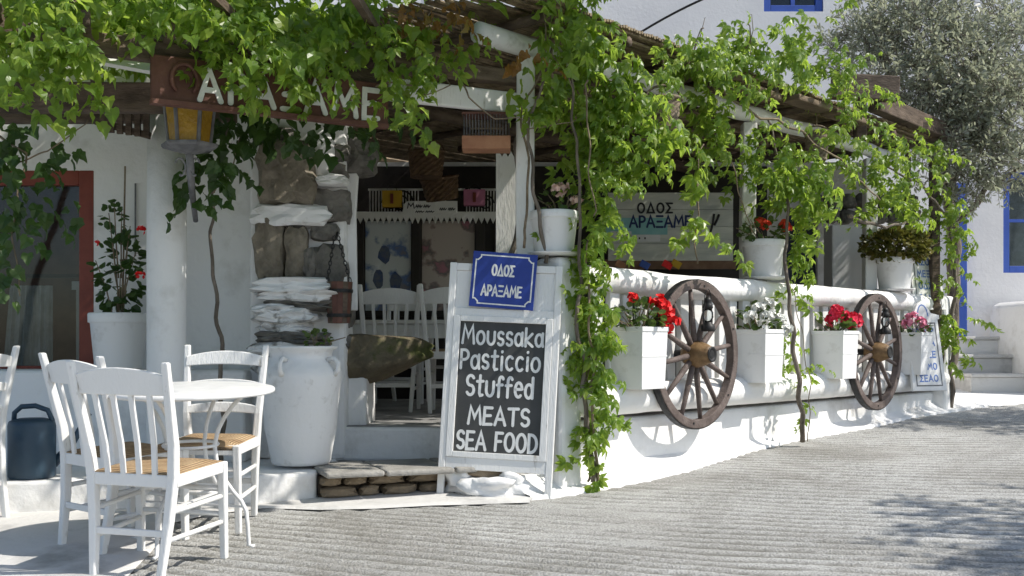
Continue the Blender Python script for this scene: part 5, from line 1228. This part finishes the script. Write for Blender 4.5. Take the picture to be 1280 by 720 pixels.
# 3 vine beside the column
def f3(lv):
    for (px, py, Y, rx, rz, n) in ((270, 175, 6.55, 26, 26, 10), (258, 215, 6.5, 22, 30, 9), (300, 165, 6.6, 30, 18, 9), (285, 240, 6.5, 28, 26, 8), (250, 255, 6.5, 16, 16, 3), (380, 160, 6.4, 60, 14, 12), (330, 160, 6.45, 40, 14, 10), (440, 165, 6.5, 40, 10, 8)):
        blob(lv, px, py, Y, rx, .15, rz, n, .10, 3, (3, 6))
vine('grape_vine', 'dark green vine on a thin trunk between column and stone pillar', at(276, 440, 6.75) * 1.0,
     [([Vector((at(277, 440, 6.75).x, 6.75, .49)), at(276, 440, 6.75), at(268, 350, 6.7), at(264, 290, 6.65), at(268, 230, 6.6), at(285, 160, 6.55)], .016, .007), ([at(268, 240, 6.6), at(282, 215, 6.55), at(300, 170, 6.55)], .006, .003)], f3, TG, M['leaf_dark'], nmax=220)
# 4 big curtain at the corner post, strand down to the kerb
b4 = wall(wt(741, .16), .16, 0); b4.z = gz(b4.x, b4.y) + .05
def f4(lv):
    DENS[0] = .64
    for (px, py, Y, rx, rz, n) in ((752, 58, 6.75, 40, 42, 20), (722, 105, 6.6, 20, 50, 12), (765, 130, 6.7, 50, 45, 32), (755, 185, 6.6, 40, 50, 30), (795, 172, 6.75, 48, 36, 30), (752, 258, 6.6, 24, 40, 18), (764, 222, 6.75, 16, 18, 6), (858, 205, 7.1, 26, 28, 8), (730, 30, 6.6, 28, 30, 10), (690, 65, 6.45, 12, 30, 4), (742, 300, 6.55, 16, 26, 9), (868, 285, 7.2, 9, 28, 5), (870, 320, 7.25, 12, 10, 2), (815, 100, 6.9, 25, 25, 8), (694, 165, 6.5, 8, 20, 2), (728, 235, 6.45, 10, 18, 2)):
        blob(lv, px, py, Y, rx, .16, rz, n, random.uniform(.088, .112), 3)
    for (px, py, rx, rz, n) in ((740, 345, 12, 22, 9), (733, 385, 20, 20, 12), (742, 420, 18, 18, 11), (736, 455, 15, 18, 10), (744, 490, 12, 20, 9), (744, 528, 14, 15, 8), (741, 552, 8, 8, 3), (740, 588, 8, 5, 2)):
        blob(lv, px, py, b4.y - .03, rx, .07, rz, n * 2.2, .088, 3, (3, 4))
o4 = vine('climbing_vine', 'lush bright green climber covering the corner post and hanging down to the kerb', b4,
     [([b4, at(735, 500, 6.56), at(722, 400, 6.55), at(728, 320, 6.5), at(722, 200, 6.5), at(712, 90, 6.5)], .016, .008), ([b4 + Vector((.03, 0, 0)), at(744, 520, 6.56), at(740, 400, 6.54), at(735, 300, 6.52)], .011, .006), ([b4 + Vector((-.03, .02, 0)), at(733, 540, 6.6), at(735, 440, 6.58)], .008, .005),
      ([wall(wt(657, -.2), -.1, 1.75) + Vector((.05, -.08, 0)), at(668, 240, 6.5), at(662, 180, 6.48), at(672, 110, 6.45), at(690, 60, 6.4)], .013, .007), ([at(655, 310, 6.6), at(660, 200, 6.55), at(655, 130, 6.5), at(680, 80, 6.5)], .009, .005), ([at(640, 335, 7.1), at(648, 250, 7.1), at(646, 170, 7.1)], .02, .014),
      ([at(872, 330, 7.2), at(872, 260, 7.2), at(880, 180, 7.3)], .005, .004), ([at(735, 100, 6.4), at(736, 190, 6.38), at(742, 270, 6.36)], .006, .004)], f4, TP + TG[:1], M['leaf'])
# 5 along the pergola edge
b5 = wall(wt(1003, .22), .22, 0); b5.z = gz(b5.x, b5.y) + .04
def f5(lv):
    DENS[0] = .64
    for (px, py, Y, rx, rz, n) in ((880, 85, 7.6, 40, 28, 22), (925, 75, 7.9, 35, 40, 24), (905, 125, 7.8, 35, 35, 20), (890, 175, 7.8, 30, 35, 14), (960, 85, 8.2, 35, 25, 18), (1000, 80, 8.4, 30, 24, 14), (1040, 100, 8.8, 40, 35, 26), (1060, 140, 9.0, 35, 30, 18), (1020, 60, 8.8, 35, 16, 8), (960, 195, 8.15, 40, 28, 16), (1002, 228, 8.3, 40, 34, 28), (958, 232, 8.2, 26, 14, 7), (1010, 265, 8.4, 40, 25, 18), (915, 235, 8.1, 14, 25, 5), (1030, 200, 8.7, 30, 25, 8), (1060, 190, 9.0, 26, 20, 8), (860, 75, 7.4, 25, 12, 8)):
        blob(lv, px, py, Y, rx, .2, rz, n, random.uniform(.085, .105), 3)
    for (px, py, rx, rz, n) in ((1003, 318, 16, 18, 6), (990, 345, 14, 22, 6), (985, 380, 14, 14, 4), (988, 435, 22, 20, 6), (1000, 465, 24, 10, 5), (1016, 528, 8, 6, 2)):
        blob(lv, px, py, b5.y - .02, rx, .06, rz, n * 1.7, .086, 3, (3, 5))
vine('climbing_vine', 'leafy climber along the pergola edge with thin trunk between the flower boxes', b5,
     [([b5, at(998, 480, 8.3), at(988, 400, 8.3), at(980, 320, 8.3), at(985, 250, 8.3), at(960, 150, 8.2)], .022, .008), ([b5 + Vector((.05, .03, 0)), at(1012, 480, 8.3), at(1004, 420, 8.3), at(990, 360, 8.3)], .004, .003), ([at(840, 60, 7.5), at(920, 130, 7.9), at(1000, 165, 8.4), at(1060, 210, 8.8), at(1100, 250, 9.2)], .012, .006), ([at(935, 30, 7.9), at(938, 70, 7.9)], .005, .003), ([at(880, 35, 7.6), at(868, 75, 7.6)], .005, .003), ([at(900, 150, 7.9), at(915, 210, 8.0), at(940, 290, 8.1)], .006, .004)], f5, TP + TG[:1], M['leaf'])
# 6 right end
b6 = wall(wt(1188, .12), .12, 0); b6.z = gz(b6.x, b6.y)
def f6(lv):
    DENS[0] = .66
    for (px, py, Y, rx, rz, n) in ((1090, 190, 9.4, 28, 26, 12), (1110, 225, 9.5, 35, 30, 20), (1150, 250, 10.0, 40, 30, 22), (1125, 265, 9.7, 25, 18, 10), (1165, 200, 10.2, 25, 30, 10), (1188, 290, 10.6, 18, 30, 12), (1195, 270, 10.7, 14, 20, 6), (1190, 335, 10.7, 14, 22, 7), (1188, 375, 10.8, 10, 20, 4), (1188, 415, 10.8, 20, 18, 12), (1178, 440, 10.8, 12, 25, 7), (1080, 265, 9.3, 20, 10, 4), (1130, 180, 9.8, 25, 20, 6)):
        blob(lv, px, py, Y, rx, .2, rz, n, random.uniform(.082, .1), 3)
vine('climbing_vine', 'leafy climber at the far right end of the terrace, around the olive trunk', b6,
     [([b6, at(1190, 430, 11.0), at(1196, 340, 11.0), at(1185, 270, 10.8), at(1150, 230, 10.3), at(1090, 200, 9.6)], .028, .008), ([b6 + Vector((-.06, 0, 0)), at(1180, 460, 11.0), at(1175, 380, 10.9)], .014, .008), ([at(1060, 270, 9.3), at(1110, 285, 9.5), at(1150, 270, 10)], .018, .008), ([at(1160, 240, 10.), at(1185, 228, 10), at(1192, 222, 10)], .008, .004)], f6, TP + TG[:1], M['leaf'])
for (x0, y0, x1, y1, Y) in ((868, 72, 882, 22, 7.6), (932, 60, 938, 18, 7.9), (1000, 70, 996, 30, 8.4), (690, 60, 720, 130, 6.4), (660, 165, 720, 150, 6.4)):
    st_ = tw([at(x0, y0, Y), at((x0 + x1) / 2 + 4, (y0 + y1) / 2, Y), at(x1, y1, Y)], .005, .002, n=5)
    wb(st_, 'twig', M['twig'], o4)
# young orange shoots
def f7(lv):
    DENS[0] = .8
    for (px, py, rx, rz, n, sz) in ((520, 30, 8, 12, 4, .075), (540, 22, 10, 14, 4, .07), (556, 40, 10, 10, 3, .07), (575, 45, 10, 18, 5, .075), (660, 75, 10, 14, 4, .075), (510, 22, 8, 8, 2, .07)):
        blob(lv, px, py, 6.15, rx, .06, rz, n, sz, 3, (3, 5))
vine('young_vine_shoots', 'young orange and yellow vine shoots below the cane roof edge', at(545, 75, 6.2), [([at(545, 75, 6.2), at(540, 40, 6.15), at(538, 15, 6.1)], .005, .003), ([at(560, 85, 6.2), at(575, 60, 6.15), at(574, 30, 6.1)], .005, .003)], f7, TG, M['leaf_young'], nmax=120)
def f8(lv):
    for (px, py, Y, rx, rz, n) in ((560, 70, 6.2, 40, 20, 9), (590, 75, 6.2, 20, 14, 5), (520, 65, 6.2, 30, 16, 7), (495, 55, 6.25, 25, 15, 6), (670, 100, 6.35, 20, 25, 6), (680, 30, 6.3, 10, 22, 4), (640, 5, 6.6, 60, 10, 6), (560, 8, 6.6, 60, 6, 4), (700, 8, 6.8, 50, 10, 6), (450, 15, 6.7, 40, 10, 6), (650, 130, 6.45, 12, 16, 3), (505, 5, 6.7, 40, 8, 4)):
        blob(lv, px, py, Y, rx, .12, rz, n, .085, 3, (3, 6))
vine('grape_vine', 'green vine shoots hanging below the cane roof beside the white log end', at(600, 90, 6.3), [([at(600, 90, 6.3), at(560, 60, 6.25), at(500, 50, 6.25)], .007, .003), ([at(690, 110, 6.45), at(684, 60, 6.35), at(680, 0, 6.4)], .009, .004)], f8, TG, M['leaf'], nmax=200)

# ------------------------------------------------------------------ olive tree and trees out of frame
def olive(name, lab, base, limbs, blobs, m, size, T):
    o = empty(name, lab, 'tree', base)
    for i, (pts, r0, r1) in enumerate(limbs): wb(tw(pts, r0, r1, n=9, wob=.05), 'trunk' if i == 0 else 'limb', M['bark'], o, smooth=True)
    lv = Leaves(); sm = MB()
    for (c, rx, ry, rz, n) in blobs:
        c = Vector(c)
        for i in range(int(n * 1.0)):
            d = rv(1).normalized() * random.uniform(.15, 1) ** .45
            p = c + Vector((d.x * rx, d.y * ry, d.z * rz)); dd = (d * .6 + Vector((random.gauss(0, .5), random.gauss(0, .5), random.gauss(.15, .55)))).normalized()
            L = random.uniform(.16, .30); e = p + dd * L + Vector((0, 0, -.03)); sm.tube([p - dd * .12, p, e], [.004, .0035, .0015], 3, False)
            for k in range(12):
                q = p + dd * L * (k / 11); sd = rv(1); sd = (sd - dd * sd.dot(dd)).normalized()
                lv.one(q, dd * .7 + sd, sd.cross(dd) + rv(.4) + Vector((0, 0, .5)), size * random.uniform(.7, 1.2), random.randrange(len(T)))
    lv.joined(lv.items, T, 'crown', m, o); wb(sm, 'twigs', M['bark'], o, kind='stuff'); return o
bo = G(1187, 506); 
def o_(px, py, Y): return at(px, py, Y)
limbs = [([bo + Vector((0, .15, -.05)), o_(1190, 430, 11.75), o_(1193, 330, 11.7), o_(1185, 240, 11.6), o_(1180, 150, 11.6)], .085, .05), ([o_(1185, 240, 11.6), o_(1220, 160, 11.4), o_(1250, 80, 11.3)], .05, .015), ([o_(1185, 240, 11.6), o_(1140, 150, 11.5), o_(1100, 70, 11.4), o_(1070, 40, 11.4)], .045, .012), ([o_(1180, 150, 11.6), o_(1170, 60, 11.6), o_(1150, -30, 11.6)], .045, .012), ([o_(1190, 280, 11.65), o_(1240, 230, 11.3), o_(1290, 200, 11.1)], .04, .012)]
bl = []
for (px, py, Y, r, n) in ((1120, 55, 11.3, .42, 110), (1085, 40, 11.4, .35, 70), (1150, 30, 11.2, .5, 130), (1130, 95, 11.0, .38, 90), (1190, 80, 11.0, .5, 150), (1180, 140, 10.9, .42, 120), (1225, 120, 10.9, .5, 150), (1240, 50, 11.2, .55, 150), (1265, 140, 10.9, .45, 110), (1225, 190, 10.8, .42, 110), (1260, 205, 10.9, .36, 80), (1210, 235, 10.9, .24, 40), (1290, 90, 11.2, .5, 90), (1200, 0, 11.4, .5, 110), (1100, 0, 11.6, .42, 70), (1300, 20, 11.5, .5, 60), (1055, 60, 11.5, .2, 18), (1050, 90, 11.3, .16, 10), (1185, 185, 11.4, .5, 70), (1150, 130, 11.6, .4, 60)):
    bl.append((o_(px, py, Y), r, r * .8, r * .85, n))
olive('olive_tree', 'grey green olive tree in front of the white house at upper right', bo + Vector((0, .15, 0)), limbs, bl, M['olive'], .07, TL)
for (x, y, lab, s_) in ((6.55, 4.70, 'olive tree beside the road, outside the picture to the right', 1.0), (8.3, 9.4, 'second olive tree outside the picture to the right', 1.1)):
    random.seed(int(x * 10)); b = Vector((x, y, gz(x, y) - .05)); c = b + Vector((-.3, 0, 3.6))
    lm = [([b, b + Vector((.05, .02, 1.0)), b + Vector((-.1, .1, 2.2)), c], .11, .04), ([b + Vector((-.05, .1, 2)), c + Vector((-.9, .4, .1))], .05, .015), ([b + Vector((0, 0, 1.8)), c + Vector((.8, -.4, .2))], .05, .015)]
    bb = [(c + Vector((random.gauss(0, .55), random.gauss(0, .4), random.gauss(0, .35))) * 1.0, .5 * s_, .5 * s_, .4 * s_, 45) for k in range(12)]
    olive('olive_tree', lab, b, lm, bb, M['olive'], .10, TL)
